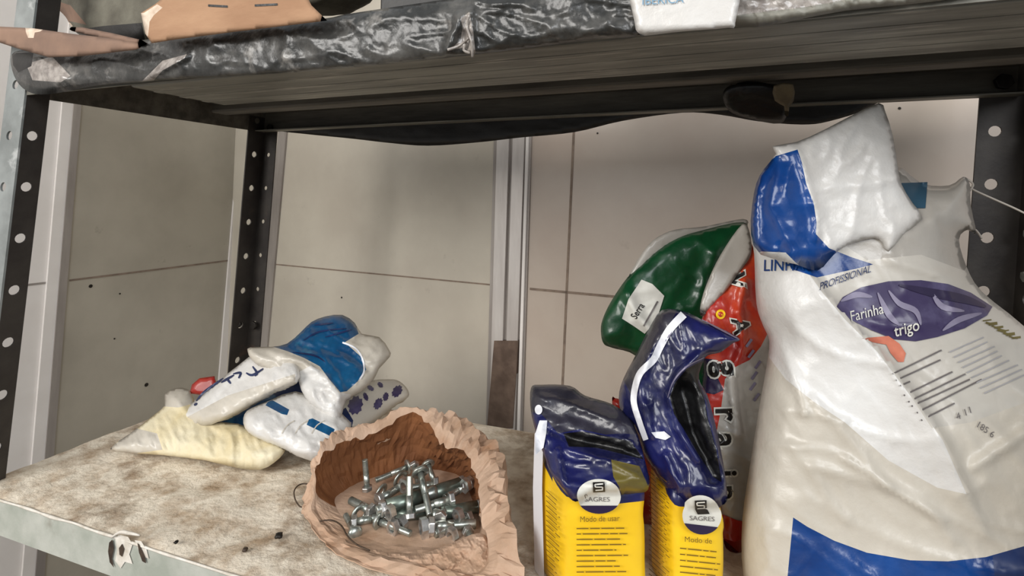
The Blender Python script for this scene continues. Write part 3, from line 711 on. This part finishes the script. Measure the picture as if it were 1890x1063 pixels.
def put(key, make, a, za, b, zb, label, s=1.0):
    A, D = seg(a, za, b, zb)
    return place(key, make, A, D, random.random()*3, label, {'hex': 'hex bolts', 'anchor': 'sleeve anchors', 'carriage': 'carriage bolts', 'nut': 'nuts', 'washer': 'washers'}[key]+' in the paper bag', s)
put('anchor', anchor, (712, 936, ), .018, (800, 908), .018, 'thick green-grey sleeve anchor lying across the middle of the bolt heap')
put('carriage', carriage, (776, 872), .034, (790, 934), .018, 'round-headed carriage bolt standing up out of the middle of the bolt heap', 1.15)
put('anchor', anchor, (848, 894), .016, (798, 910), .016, 'sleeve anchor with nut at the right end of the bolt heap, pointing left')
put('hex', hexbolt, (838, 920), .018, (770, 940), .016, 'hex bolt lying right of centre with its head to the right')
put('carriage', carriage, (752, 862), .014, (690, 888), .010, 'carriage bolt lying along the back of the bolt heap')
put('washer', washer, (738, 884), .016, (744, 889), .015, 'washer standing on edge at the back of the bolt heap')
put('washer', washer, (702, 908), .012, (708, 912), .011, 'washer leaning left of the thick sleeve anchor')
put('nut', nutp, (744, 898), .018, (752, 893), .018, 'hex nut resting on the thick green-grey sleeve anchor', s=1.1)
put('hex', hexbolt, (678, 905), .010, (676, 880), .022, 'bolt standing upright alone at the back left of the heap', s=.8)
put('hex', hexbolt, (756, 958), .012, (756, 928), .022, 'short bolt standing upright at the centre front of the heap', s=.9)
put('hex', hexbolt, (790, 972), .011, (850, 968), .009, 'hex bolt at the front edge of the bolt heap, head to the left', 1.15)
put('nut', nutp, (776, 976), .010, (784, 974), .010, 'large hex nut beside the front bolt head', s=1.25)
put('nut', nutp, (738, 968), .010, (744, 962), .011, 'hex nut left of the large front nut')
put('nut', nutp, (722, 976), .009, (728, 972), .009, 'hex nut at the front left of the heap below the upright bolt')
put('nut', nutp, (842, 954), .014, (850, 950), .014, 'hex nut near the right end of the heap, in front')
put('hex', hexbolt, (812, 958), .014, (826, 932), .014, 'slanted hex bolt behind the front bolt', s=.9)
put('hex', hexbolt, (870, 890), .014, (845, 905), .014, 'hex bolt leaning in from the back right of the heap')
put('nut', nutp, (856, 898), .018, (862, 894), .018, 'hex nut at the back right end of the heap')
put('hex', hexbolt, (690, 945), .012, (660, 930), .010, 'hex bolt at the left side of the heap, pointing left')
put('hex', hexbolt, (650, 965), .007, (690, 956), .009, 'hex bolt at the far left front on the paper', s=.9)
put('carriage', carriage, (700, 962), .009, (745, 980), .008, 'carriage bolt at the front left of the bolt heap')
put('carriage', carriage, (790, 858), .020, (800, 885), .012, 'small carriage bolt at the very back of the bolt heap')
put('hex', hexbolt, (764, 856), .018, (770, 884), .011, 'short hex bolt at the back centre of the heap', s=.8)
put('anchor', anchor, (720, 950), .009, (800, 944), .009, 'grey sleeve anchor under the thick one, left of the heap centre', s=.9)
put('anchor', anchor, (880, 935), .012, (830, 945), .012, 'grey sleeve anchor tucked against the right wall of the paper bag', s=.85)
put('hex', hexbolt, (870, 955), .009, (825, 975), .008, 'hex bolt lying front right behind the front bolt')
put('hex', hexbolt, (696, 925), .012, (728, 905), .014, 'hex bolt leaning against the left end of the thick anchor')
put('hex', hexbolt, (810, 892), .014, (760, 900), .012, 'hex bolt behind the thick anchor, right of the standing carriage bolt')
put('nut', nutp, (716, 948), .018, (724, 944), .018, 'hex nut on top of the heap left of centre')
put('washer', washer, (664, 948), .008, (668, 952), .008, 'washer at the left edge of the bolt heap')
put('nut', nutp, (804, 982), .007, (812, 978), .007, 'hex nut lying just in front of the front bolt')
put('hex', hexbolt, (862, 978), .008, (878, 1004), .006, 'short hex bolt at the front right pointing at the viewer', s=.8)
put('nut', nutp, (830, 990), .006, (836, 986), .006, 'outermost hex nut toward the front of the paper flap')
put('carriage', carriage, (655, 985), .006, (640, 955), .006, 'carriage bolt furthest front-left on the paper flap', s=.9)

# wires, crumbs
def wire(pts, z, label, r=.0006):
    return tag(tube('bent_wire', [onZ(x, y, zz) for (x, y), zz in zip(pts, z if isinstance(z, (list, tuple)) else [z]*len(pts))], r, m_wire), label, 'wire')
wire([(584, 916), (578, 902), (566, 893), (552, 895), (543, 906), (545, 922), (554, 935), (562, 934)], .0055, 'thin wire hook curling out at the left of the paper bag')
wire([(590, 962), (612, 960), (630, 970), (642, 990), (660, 1006), (682, 1016)], [.008, .008, .009, .009, .008, .007], 'thin bent wire across the front flap of the paper bag')
def crumb(x, y, r, label, seed, mat=m_dark):
    c = onZ(x, y, .0035); bm = bmesh.new(); bmesh.ops.create_icosphere(bm, subdivisions=2, radius=r)
    for v in bm.verts: v.co *= 1+.45*noise.noise(v.co.normalized()*1.6+Vector((seed, 0, 0))); v.co.z *= .6; v.co += c+Vector((0, 0, r*.35))
    me = bpy.data.meshes.new('crumb'); bm.to_mesh(me); bm.free(); return tag(link('crumb', me, mat, None, True), label, 'crumb')
crumb(514, 991, .0032, 'dark crumb on the shelf left of the paper bag, largest', 1)
crumb(325, 1002, .0018, 'small dark speck on the shelf near the front lip', 2)
crumb(452, 1016, .0022, 'brown speck between the front lip and the largest dark crumb', 3, m_wire)
crumb(568, 953, .0020, 'tiny dark crumb under the wire hook', 4)

# ------------------------------------------------------------------ yellow and navy packets
def packet(name, A, B, D, ztf, ztb, mats, label, bulge=.003, navy=None):
    """A, B: front bottom corners, D: back left bottom corner (on the shelf); ztf/ztb: height at front and back"""
    A, B, D = Vector(A), Vector(B), Vector(D); C = B+(D-A); root = thing(name, (A+B+C+D)/4, label, 'packet')
    cs = [A, B, C, D]; n_side = 10; loops = []
    def ring(t, inset=0, dz=0):
        pts = []
        for k in range(4):
            p, q = cs[k], cs[(k+1) % 4]; mid = (A+B+C+D)/4
            for s in range(n_side):
                u = s/n_side; v = p.lerp(q, u); o_ = (((p+q)/2)-mid).normalized()
                v = v+o_*bulge*math.sin(math.pi*u)*math.sin(math.pi*min(1, t*.9+.05))
                cr = min(u, 1-u); v = v+(mid-v)*(.05*max(0, 1-cr*8)); v = v+(mid-v)*inset
                df = ((v-A).dot((D-A).normalized()))/(D-A).length
                zt = ztf+(ztb-ztf)*max(0, min(1, df)); v.z = .0035+(zt-.0035)*t+dz
                pts.append(v)
        return pts
    N = 22
    for i in range(N+1): loops.append(ring(i/N))
    for i, (ins, dz) in enumerate(((.10, .003), (.3, .005), (.55, .006), (.8, .0065))): loops.append(ring(1, ins, dz))
    V = []; F = []; m = 4*n_side
    for k, lp_ in enumerate(loops):
        for p in lp_:
            q = p*70; am = .0006 if k < N*.7 else .0022
            d = Vector((noise.noise(q), noise.noise(q+Vector((5, 1, 2))), noise.noise(q+Vector((9, 4, 7)))))
            V.append(p+d*am if k else p)
    for k in range(len(loops)-1):
        for j in range(m): F.append([k*m+j, k*m+(j+1) % m, (k+1)*m+(j+1) % m, (k+1)*m+j])
    F.append([(len(loops)-1)*m+j for j in range(m)]); F.append(list(range(m))[::-1])
    fm = []
    for f in F:
        c = sum((V[i] for i in f), Vector())/len(f); fm.append(1 if navy and navy(c, A, B, D) else 0)
    mesh('body', V, F, mats, root, True, fm)
    return root
def facep(A, B, off=0):
    A, B = Vector(A), Vector(B); n = (B-A).cross(Vector((0, 0, 1))).normalized()
    if n.dot(CF) > 0: n = -n
    return (A+n*off, n)
A1, B1, D1 = onZ(1042, 1112, .0035), onZ(1197, 1120, .0035), onZ(984, 1018, .0035)
zf1 = onpl(1120, 905, *facep(A1, B1)).z; zb1 = .104
def navy1(c, A, B, D):
    df = (c-A).dot((D-A).normalized())/(D-A).length
    if df < .12: return c.z > zf1-.006
    return c.z > zf1-.008+(df)*.020+.0
p1 = packet('yellow_packet', A1, B1, D1, zf1, zb1, [m_yel, m_navy], 'yellow packet with flat folded navy top, left of the pair', navy=navy1)
FR1 = Flat(facep(A1, B1, .0036)); SD1 = Flat(facep(D1, A1, .0036))
top1 = Soft([(980, 716), (1000, 710), (1052, 712), (1080, 730), (1128, 745), (1160, 768), (1176, 800), (1192, 856), (1197, 900), (1150, 905), (1090, 912), (1062, 926), (1040, 905), (1016, 872), (1004, 840), (990, 800), (980, 760)],
            plane3((985, 800, .392), (1195, 890, .352), (1110, 735, .405)), .010, .016, 26, [(.0026, 34, .35, 3), (.0010, 14, -.3, 2.4)],
            creases=[([(1010, 790), (1060, 812), (1150, 830), (1190, 850)], 9, -.007), ([(1000, 735), (1090, 760), (1150, 790)], 12, .004), ([(1030, 830), (1040, 900)], 6, .005), ([(1050, 830), (1120, 850), (1180, 880)], 7, .004)], seed=31, step=5)
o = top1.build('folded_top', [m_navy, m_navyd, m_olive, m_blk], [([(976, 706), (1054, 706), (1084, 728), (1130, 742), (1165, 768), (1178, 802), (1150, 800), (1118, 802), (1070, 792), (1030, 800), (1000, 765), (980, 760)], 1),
              ([(1128, 848), (1180, 860), (1200, 905), (1150, 910), (1132, 880)], 2), ([(1040, 800), (1075, 796), (1125, 806), (1165, 815), (1188, 848), (1150, 838), (1100, 826), (1050, 824)], 3)], p1)  # black strip paints the shade in the groove under the fold
o['label'] = 'crumpled folded navy top'
SD1.decal('white_stripe', [(990, 800), (1001, 786), (1006, 810), (1004, 900), (1008, 1075), (990, 1050), (987, 900)], m_palew, p1, .0015)
top1.decal('white_dot', oval(994, 756, 7, 9), m_palew, o, .0012, 4)
top1.decal('white_stripe', [(988, 800), (996, 776), (1010, 776), (1008, 800), (1003, 826), (988, 840)], m_palew, o, .0012, 5)
def sticker(surf, cx, cy, a, b, sk, parent):
    c = oval(cx, cy, a, b, sk, 36)
    s = surf.decal('sticker', c, m_stk, parent, .0022, 5); s['label'] = 'oval white sticker with square black emblem'
    def clip(lo, hi): return [p for p in c if lo <= (p[1]-cy)-(p[0]-cx)*math.tan(sk) <= hi]
    seg_ = sorted(clip(b*.42, b*2), key=lambda p: math.atan2(p[1]-cy-b*.5, p[0]-cx))
    surf.decal('sticker_band', seg_, m_purpled, s, .0026, 5)
    sq = [(cx-11, cy-24), (cx+11, cy-25), (cx+12, cy-6), (cx-10, cy-5)]
    surf.decal('emblem', sq, m_black, s, .0040, 3)
    g = [strip((cx-7, cy-20), (cx+8, cy-21), 2.4), strip((cx-7, cy-20), (cx-6, cy-15), 2.4), strip((cx-6, cy-15), (cx+7, cy-15), 2.4), strip((cx+7, cy-15), (cx+7, cy-10), 2.4), strip((cx-6, cy-9), (cx+8, cy-10), 2.4)]
    surf.decals('emblem_mark', g, m_stk, s, .0050, 3)
    text_on(surf, 'lettering', 'SAGRES', (cx-a*.66, cy+7), (13.5, 13.5*math.tan(sk)*.4), (0, -12), m_ink, s, .0030)
sticker(Nearest(top1, FR1), 1105, 914, 40, 30, .0, p1)
def lines(surf, x0, x1, ys, mat, parent, sl=0, wd=2.4, seed=1, name='small_print'):
    rnd = random.Random(seed); P = []
    for y in ys:
        x = x0; e = x1-rnd.random()*(x1-x0)*.35
        while x < e:
            l_ = 8+rnd.random()*26; P.append(strip((x, y+(x-x0)*sl), (min(e, x+l_), y+(min(e, x+l_)-x0)*sl), wd)); x += l_+3
    return surf.decals(name, P, mat, parent, .0009, 12)
lines(FR1, 1064, 1160, range(974, 1100, 10), m_ylk, p1, -.01, 2.2, 3)
text_on(FR1, 'lettering', 'Modo de usar', (1070, 962), (13, -.4), (0, -15), m_ylk, p1, .0009)
lines(SD1, 1010, 1036, range(905, 1050, 9), m_ylk, p1, .9, 1.4, 5)
# second packet with the open crumpled pouch
A2, B2, D2 = onZ(1247, 1128, .0035), onZ(1340, 1122, .0035), onZ(1200, 1040, .0035)
zf2 = onpl(1295, 925, *facep(A2, B2)).z
p2 = packet('yellow_packet', A2, B2, D2, zf2, .092, [m_yel, m_navy], 'yellow packet with open crumpled navy pouch top, right of the pair', .0025, navy=lambda c, A, B, D: c.z > zf2-.004+.022*((c-A).dot((D-A).normalized())/(D-A).length))
FR2 = Flat(facep(A2, B2, .0034)); SD2 = Flat(facep(D2, A2, .0034))
pou = Soft([(1186, 838), (1170, 790), (1150, 770), (1142, 735), (1150, 700), (1176, 650), (1198, 606), (1222, 572), (1262, 574), (1296, 590), (1340, 610), (1366, 626), (1352, 634), (1330, 650), (1306, 656), (1296, 672), (1290, 700), (1306, 730), (1322, 790), (1334, 850), (1342, 905), (1338, 930), (1300, 940), (1258, 945), (1236, 915), (1206, 868)],
           plane3((1188, 830, .385), (1335, 920, .352), (1260, 590, .400)), .016, .014, 30, [(.0026, 30, 1.25, 3), (.0010, 13, 1.1, 2.6)],
           creases=[([(1290, 655), (1252, 690), (1236, 730), (1250, 790), (1290, 850)], 7, .008), ([(1262, 720), (1280, 800), (1318, 880)], 14, -.012), ([(1215, 620), (1180, 700), (1200, 800)], 10, .005), ([(1230, 840), (1262, 920)], 6, .005)], seed=33, k=3, step=5)
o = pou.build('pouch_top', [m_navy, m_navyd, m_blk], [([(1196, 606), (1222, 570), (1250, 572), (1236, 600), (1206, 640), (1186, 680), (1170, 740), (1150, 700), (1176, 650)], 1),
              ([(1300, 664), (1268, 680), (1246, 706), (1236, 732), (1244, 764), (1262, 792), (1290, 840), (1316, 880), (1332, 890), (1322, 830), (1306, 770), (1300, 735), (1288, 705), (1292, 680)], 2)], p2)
o['label'] = 'crumpled navy pouch with black opening'
pou.decal('white_stripe', ribbon([(1262, 580), (1236, 608), (1218, 640), (1206, 664), (1182, 688), (1172, 716), (1170, 744), (1180, 778), (1192, 812)], lambda t: 15-5*t), m_palew, o, .0012, 4)
pou.decal('pale_patch', [(1202, 798), (1226, 796), (1238, 806), (1228, 812), (1210, 808)], m_palew, o, .0012, 4)
for pts in ([(1300, 660), (1268, 676), (1244, 702), (1232, 734)], [(1296, 590), (1330, 608), (1364, 626)], [(1240, 612), (1228, 630)]):
    pou.decal('painted_glint', ribbon(pts, lambda t: 1+2*math.sin(t*3.1)), m_lilac, o, .0012, 4)  # pale ribbons paint glints along the foil edges
sticker(Nearest(pou, FR2), 1293, 948, 36, 34, .12, p2)
text_on(FR2, 'lettering', 'Modo de', (1262, 998), (14, 1), (0, -14), m_ylk, p2, .0009)
lines(FR2, 1254, 1330, range(1010, 1110, 11), m_ylk, p2, .10, 2.2, 7)
lines(SD2, 1200, 1240, range(860, 1060, 9), m_ylk, p2, .9, 1.3, 8)

# ------------------------------------------------------------------ green bag, red bag
gb = Soft([(1109, 612), (1112, 590), (1128, 556), (1158, 512), (1186, 486), (1216, 460), (1250, 440), (1292, 426), (1372, 410), (1376, 440), (1350, 520), (1330, 600), (1330, 700), (1340, 800), (1345, 893), (1214, 884), (1208, 800), (1196, 700), (1172, 656), (1130, 642), (1114, 634)],
          plane3((1110, 610, .500), (1215, 880, .490), (1372, 415, .520)), .014, .012, 50, [(.0034, 55, .6, 2), (.0016, 22, -.7, 2)], zmin=ZB, seed=41, step=7,
          creases=[([(1150, 520), (1180, 590), (1240, 650)], 10, .006), ([(1320, 470), (1290, 560)], 14, .005)])
o = gb.build('green_bag', [m_green, m_grey]); tag(o, 'dark green plastic bag with pale square label standing behind the packets', 'bag')
bor = Soft([(1158, 514), (1186, 466), (1210, 440), (1246, 424), (1300, 418), (1372, 404), (1372, 420), (1292, 434), (1250, 448), (1216, 468), (1190, 492), (1164, 516)],
           plane3((1160, 514, .506), (1190, 470, .510), (1372, 410, .524)), .0012, .0012, 6, [], step=6)
bor.build('clear_border', [m_grey], (), o)['label'] = 'hazy clear plastic border'
lb = gb.decal('label', [(1184, 516), (1204, 524), (1226, 546), (1212, 590), (1190, 616), (1170, 602), (1148, 588), (1160, 552)], m_stk, o, .0012, 5); lb['label'] = 'pale greyish label with slanted dark lettering'
text_on(gb, 'lettering', 'Serra', (1174, 590), (7.5, -12), (-16, -10), m_black, lb, .0020, .012)
gb.decals('lettering_line', [strip((1188, 602), (1214, 556), 3)], m_ink, lb, .0020, 4)
rp = Soft([(1130, 752), (1142, 736), (1200, 738), (1260, 760), (1270, 944), (1150, 948)], plane3((1130, 750, .445), (1150, 948, .440), (1260, 760, .455)), .008, .012, 24, [(.001, 20, 0, 2)], zmin=ZB, seed=43, step=7)
tag(rp.build('red_packet', [m_red]), 'red packet mostly hidden between the two yellow packets', 'packet')

rb = Soft([(1384, 452), (1372, 470), (1345, 515), (1318, 548), (1298, 580), (1292, 630), (1300, 680), (1296, 740), (1304, 820), (1322, 900), (1334, 960), (1340, 1012), (1380, 1022), (1415, 1010), (1425, 860), (1428, 640), (1424, 540), (1406, 460)],
          plane3((1300, 600, .432), (1340, 1010, .408), (1384, 455, .452)), .010, .012, 40, [(.0026, 34, 1.2, 2), (.0014, 14, .6, 1.6)], zmin=ZB, seed=45, step=6,
          creases=[([(1372, 520), (1362, 580), (1370, 640), (1350, 700), (1360, 800)], 9, .007)])
o = rb.build('red_bag', [m_red, m_grey, m_purpled], [([(1425, 600), (1404, 640), (1384, 664), (1352, 680), (1338, 700), (1330, 760), (1318, 820), (1322, 900), (1330, 960), (1450, 970), (1470, 700)], 1),
              ([(1290, 660), (1322, 664), (1326, 700), (1336, 720), (1318, 728), (1296, 724)], 2)])
tag(o, 'red and clear plastic bag with black sideways lettering beside the big white sack', 'bag')
bor = Soft([(1370, 414), (1384, 430), (1386, 470), (1366, 500), (1340, 536), (1312, 566), (1296, 584), (1292, 570), (1302, 530), (1330, 470)],
           plane3((1370, 420, .446), (1296, 580, .430), (1386, 470, .440)), .0015, .0015, 6, [], step=6)
bor.build('clear_border', [m_grey], (), o)['label'] = 'hazy clear plastic border'
def big(ch, x, y, sz, ang=80):
    a = math.radians(ang); ux = (sz*math.cos(a), sz*math.sin(a)); uy = (sz*math.sin(a), -sz*math.cos(a))
    # white outline first, black glyph on top
    text_on(rb, 'letter_outline', ch, (x, y), ux, uy, m_stk, o, .0010, .075); text_on(rb, 'letter', ch, (x, y), ux, uy, m_black, o, .0018, .022)
big('V', 1342, 505, 46, 84); big('A', 1350, 590, 44, 78)
big('g', 1322, 668, 64, 84)
big('r', 1322, 752, 62, 88); big('a', 1320, 800, 62, 88); big('i', 1320, 868, 60, 88); big('n', 1324, 896, 56, 88)
rb.decal('ring_mark', oval(1330, 580, 9, 9), m_yel, o, .001, 4); rb.decal('ring_mark', oval(1330, 580, 5, 5), m_red, o, .0014, 4)
for k in range(6):
    x, y = 1376+random.random()*26, 640+k*20; rb.decal('print_mark', strip((x, y), (x+10, y-14), 5), m_lilac, o, .001, 5)
rb.decal('band', [(1318, 948), (1336, 950), (1360, 960), (1392, 966), (1396, 985), (1356, 1000), (1326, 990)], m_red, o, .001, 8)

# ------------------------------------------------------------------ the big white sack
EDGE = [(1384, 300), (1440, 420), (1482, 490), (1518, 540), (1560, 590), (1620, 650), (1680, 730), (1740, 812), (1792, 922)]
def sack_ramp(pts):
    pts = np.asarray(pts, float); e = np.asarray(EDGE, float)
    xb = np.interp(pts[:, 1], e[:, 1], e[:, 0]); xb = np.where(pts[:, 1] > 922, 1792+(pts[:, 1]-922)*.5, xb)
    s = (xb-pts[:, 0])*.8                                                # px left of the edge
    left = .014*np.exp(-np.clip(s, 0, None)/70)+.004
    right = .018*np.exp(-np.clip(-s, 0, None)/8)
    v = np.where(s > 0, left, right)
    return v*np.clip((1010-pts[:, 1])/160, 0, 1)*np.clip((pts[:, 1]-430)/120, 0, 1)
sk = Soft([(1392, 470), (1388, 440), (1394, 360), (1420, 318), (1500, 300), (1640, 300), (1700, 338), (1752, 342), (1778, 326), (1790, 340), (1792, 380), (1802, 432), (1786, 424), (1770, 442), (1784, 492), (1812, 538), (1890, 602), (1960, 680), (2060, 800), (2110, 940), (2120, 1080), (2060, 1180), (1900, 1215), (1700, 1215), (1520, 1190), (1400, 1130), (1372, 1060), (1370, 960), (1384, 860), (1400, 760), (1414, 680), (1420, 630), (1408, 600), (1396, 560)],
          plane3((1400, 1000, .375), (1900, 1000, .345), (1600, 330, .425)), .042, .018, 150, [(.0030, 80, .5, 2.5), (.0010, 30, .9, 2.6)], zmin=ZB, seed=51, step=8, k=3, p=2.3, ramp=sack_ramp,
          creases=[([(1440, 640), (1476, 720), (1486, 760)], 9, .004), ([(1500, 860), (1640, 900), (1740, 960)], 9, .0025), ([(1560, 850), (1700, 920), (1760, 1000)], 9, .0025), ([(1460, 820), (1560, 960)], 9, .002), ([(1800, 860), (1890, 800)], 12, .004), ([(1640, 480), (1780, 520)], 8, .003), ([(1500, 740), (1560, 800), (1640, 900)], 10, .003)])
lowb = [(1464, 955), (1490, 972), (1540, 998), (1600, 1020), (1680, 1034), (1750, 1036), (1820, 1028), (1890, 1008), (2000, 975), (2180, 920), (2200, 1300), (1400, 1300), (1450, 1100)]
o = sk.build('flour_sack', [m_wht2, m_wht, m_label, m_blue, m_grey, m_navyp], [
    ([(1370, 300), (1440, 410), (1482, 490), (1518, 540), (1560, 590), (1620, 650), (1680, 730), (1740, 812), (1784, 912), (1730, 900), (1640, 850), (1560, 780), (1500, 740), (1450, 700), (1420, 660), (1380, 560), (1360, 400)], 1),  # whiter band paints the highlight along the ridge
    ([(1440, 410), (1482, 490), (1518, 540), (1560, 590), (1620, 650), (1680, 730), (1720, 790), (1790, 780), (1900, 740), (2040, 760), (2200, 700), (1900, 520), (1780, 460), (1700, 450), (1500, 400)], 2),
    ([(1480, 280), (1820, 280), (1830, 440), (1780, 500), (1700, 470), (1600, 480), (1480, 400)], 4),
    ([(1440, 440), (1506, 430), (1530, 458), (1570, 474), (1612, 488), (1580, 496), (1508, 512), (1460, 496)], 3), (lowb, 3), ([(1832, 1026), (1890, 1008), (2000, 975), (2180, 920), (2200, 1300), (1860, 1300)], 5)])
tag(o, 'big white flour sack with blue base and purple oval print, standing at the right', 'sack')
ov = sk.decal('purple_oval', [(1544, 566), (1556, 548), (1590, 530), (1640, 519), (1700, 517), (1750, 524), (1792, 540), (1832, 566), (1822, 582), (1780, 606), (1730, 622), (1690, 630), (1650, 626), (1610, 610), (1570, 590)], m_purple, o, .0010, 7)
for pts in ([(1552, 556), (1580, 544), (1610, 548)], [(1640, 536), (1660, 560), (1690, 574), (1700, 600)], [(1720, 540), (1740, 566), (1780, 574)], [(1740, 610), (1770, 590), (1812, 578)], [(1620, 540), (1640, 580), (1660, 600)]):
    sk.decal('swirl', ribbon(pts, lambda t: 2+9*math.sin(t*3.1)), m_lilac, ov, .0018, 6)
sk.decal('dark_swirl', ribbon([(1660, 526), (1720, 540), (1780, 552), (1820, 566)], lambda t: 3+14*math.sin(t*3.1)), m_purpled, ov, .0019, 6)
text_on(sk, 'lettering', 'Farinha', (1570, 594), (21, -5.5), (-4, -28), m_stk, ov, .0024)
text_on(sk, 'lettering', 'trigo', (1652, 622), (24, -7), (-4, -30), m_stk, ov, .0024, .01)
hnd = sk.decal('salmon_mark', [(1592, 624), (1640, 620), (1660, 634), (1672, 652), (1668, 668), (1658, 668), (1644, 652), (1636, 636), (1612, 632)], m_skin, o, .0012, 5)
text_on(sk, 'lettering', 'LINHA', (1408, 500), (26, -.5), (1, -30), m_blue, o, .0014, .005)
text_on(sk, 'lettering', 'PROFISSIONAL', (1512, 536), (14.5, -5.2), (3, -21), m_navyp, o, .0014)
P = []; rnd = random.Random(4)
for i, (xa, ya, xb, yb) in enumerate(((1648, 690, 1738, 646), (1654, 702, 1736, 664), (1662, 712, 1680, 704), (1668, 730, 1758, 686), (1676, 742, 1782, 690), (1682, 750, 1790, 700), (1692, 762, 1812, 700), (1700, 776, 1762, 744))):
    P.append(strip((xa, ya), (xb, yb), 3))
sk.decals('small_print', P, m_ink, o, .0012, 12)
P = []
for i in range(9): P.append(strip((1752+i*8, 650+i*9.5), (1812+i*9+rnd.random()*14, 622+i*8.5), 2.2))
sk.decals('small_print', P, m_inkl, o, .0012, 12)
P = []
for i in range(11): P.append(strip((1814+i*5.4, 592+i*3.2), (1830+i*5.4, 584+i*3.2+6*(i % 2)+6), 2.2+1.6*(i % 3)))
sk.decals('bar_marks', P, m_olive, o, .0012, 8)
text_on(sk, 'lettering', '4 11', (1766, 776), (17, -9), (-5, -17), m_ink, o, .0014)
text_on(sk, 'lettering', '185 6', (1800, 786), (14, 10), (8, -15), m_ink, o, .0014)
sk.decal('teal_patch', [(1655, 338), (1712, 336), (1708, 384), (1690, 384), (1664, 360)], m_petrol, o, .0012, 6)
# folded-over mouth of the sack
def flap_ramp(pts):
    pts = np.asarray(pts, float); return .010*np.clip((1520-pts[:, 0])/130, 0, 1)*np.clip((pts[:, 1]-280)/60, 0, 1)
fl_ = Soft([(1386, 432), (1388, 380), (1396, 338), (1410, 312), (1432, 284), (1426, 270), (1470, 262), (1520, 240), (1570, 214), (1622, 190), (1634, 206), (1648, 250), (1656, 300), (1664, 340), (1684, 374), (1702, 402), (1672, 430), (1640, 466), (1628, 448), (1614, 440), (1580, 446), (1548, 462), (1530, 480), (1508, 500), (1470, 488), (1404, 470)],
           plane3((1386, 450, .372), (1600, 470, .372), (1600, 230, .392)), .008, .004, 26, [(.0022, 50, 1.9, 2.4), (.0009, 18, .3, 2)], seed=53, step=6, k=2, ramp=flap_ramp,
           creases=[([(1472, 280), (1492, 340), (1508, 400), (1506, 440)], 8, .004), ([(1440, 300), (1420, 380), (1470, 470)], 12, -.004), ([(1510, 350), (1600, 340), (1660, 330)], 10, .002)])
f_ = fl_.build('folded_mouth', [m_wht, m_blue, m_wht2], [([(1432, 288), (1472, 276), (1480, 300), (1488, 340), (1502, 376), (1507, 410), (1506, 432), (1530, 458), (1570, 474), (1612, 488), (1560, 500), (1508, 516), (1478, 494), (1450, 466), (1400, 464), (1380, 440), (1384, 370), (1398, 326), (1414, 306)], 1)], o)
f_['label'] = 'folded-over white mouth with blue lining strip'
# string tied at the sack's right shoulder
st_ = tube('string', [atd(1788, 344, .43), atd(1800, 352, .43), atd(1840, 370, .425), atd(1880, 388, .42), atd(1930, 414, .41)], .0008, m_str, None, 6)
tag(st_, 'thin pale string running from the sack shoulder across the right post', 'string')
for pts in ([(1780, 420), (1800, 424), (1812, 440)], [(1784, 330), (1796, 340), (1790, 352)]):
    tube('frayed_end', [atd(x, y, .428) for x, y in pts], .0008, m_str, st_, 6)
bolt_head('bolt', c0r+X_*.0355+axr*zat(1878, 432, UD-.02)+Vector((-.001, -.022, 0)), -X_, .005, unit, m_steel)
bolt_head('bolt', c0r+X_*.0355+axr*zat(1878, 510, UD-.02)+Vector((-.001, -.022, 0)), -X_, .005, unit, m_steel)
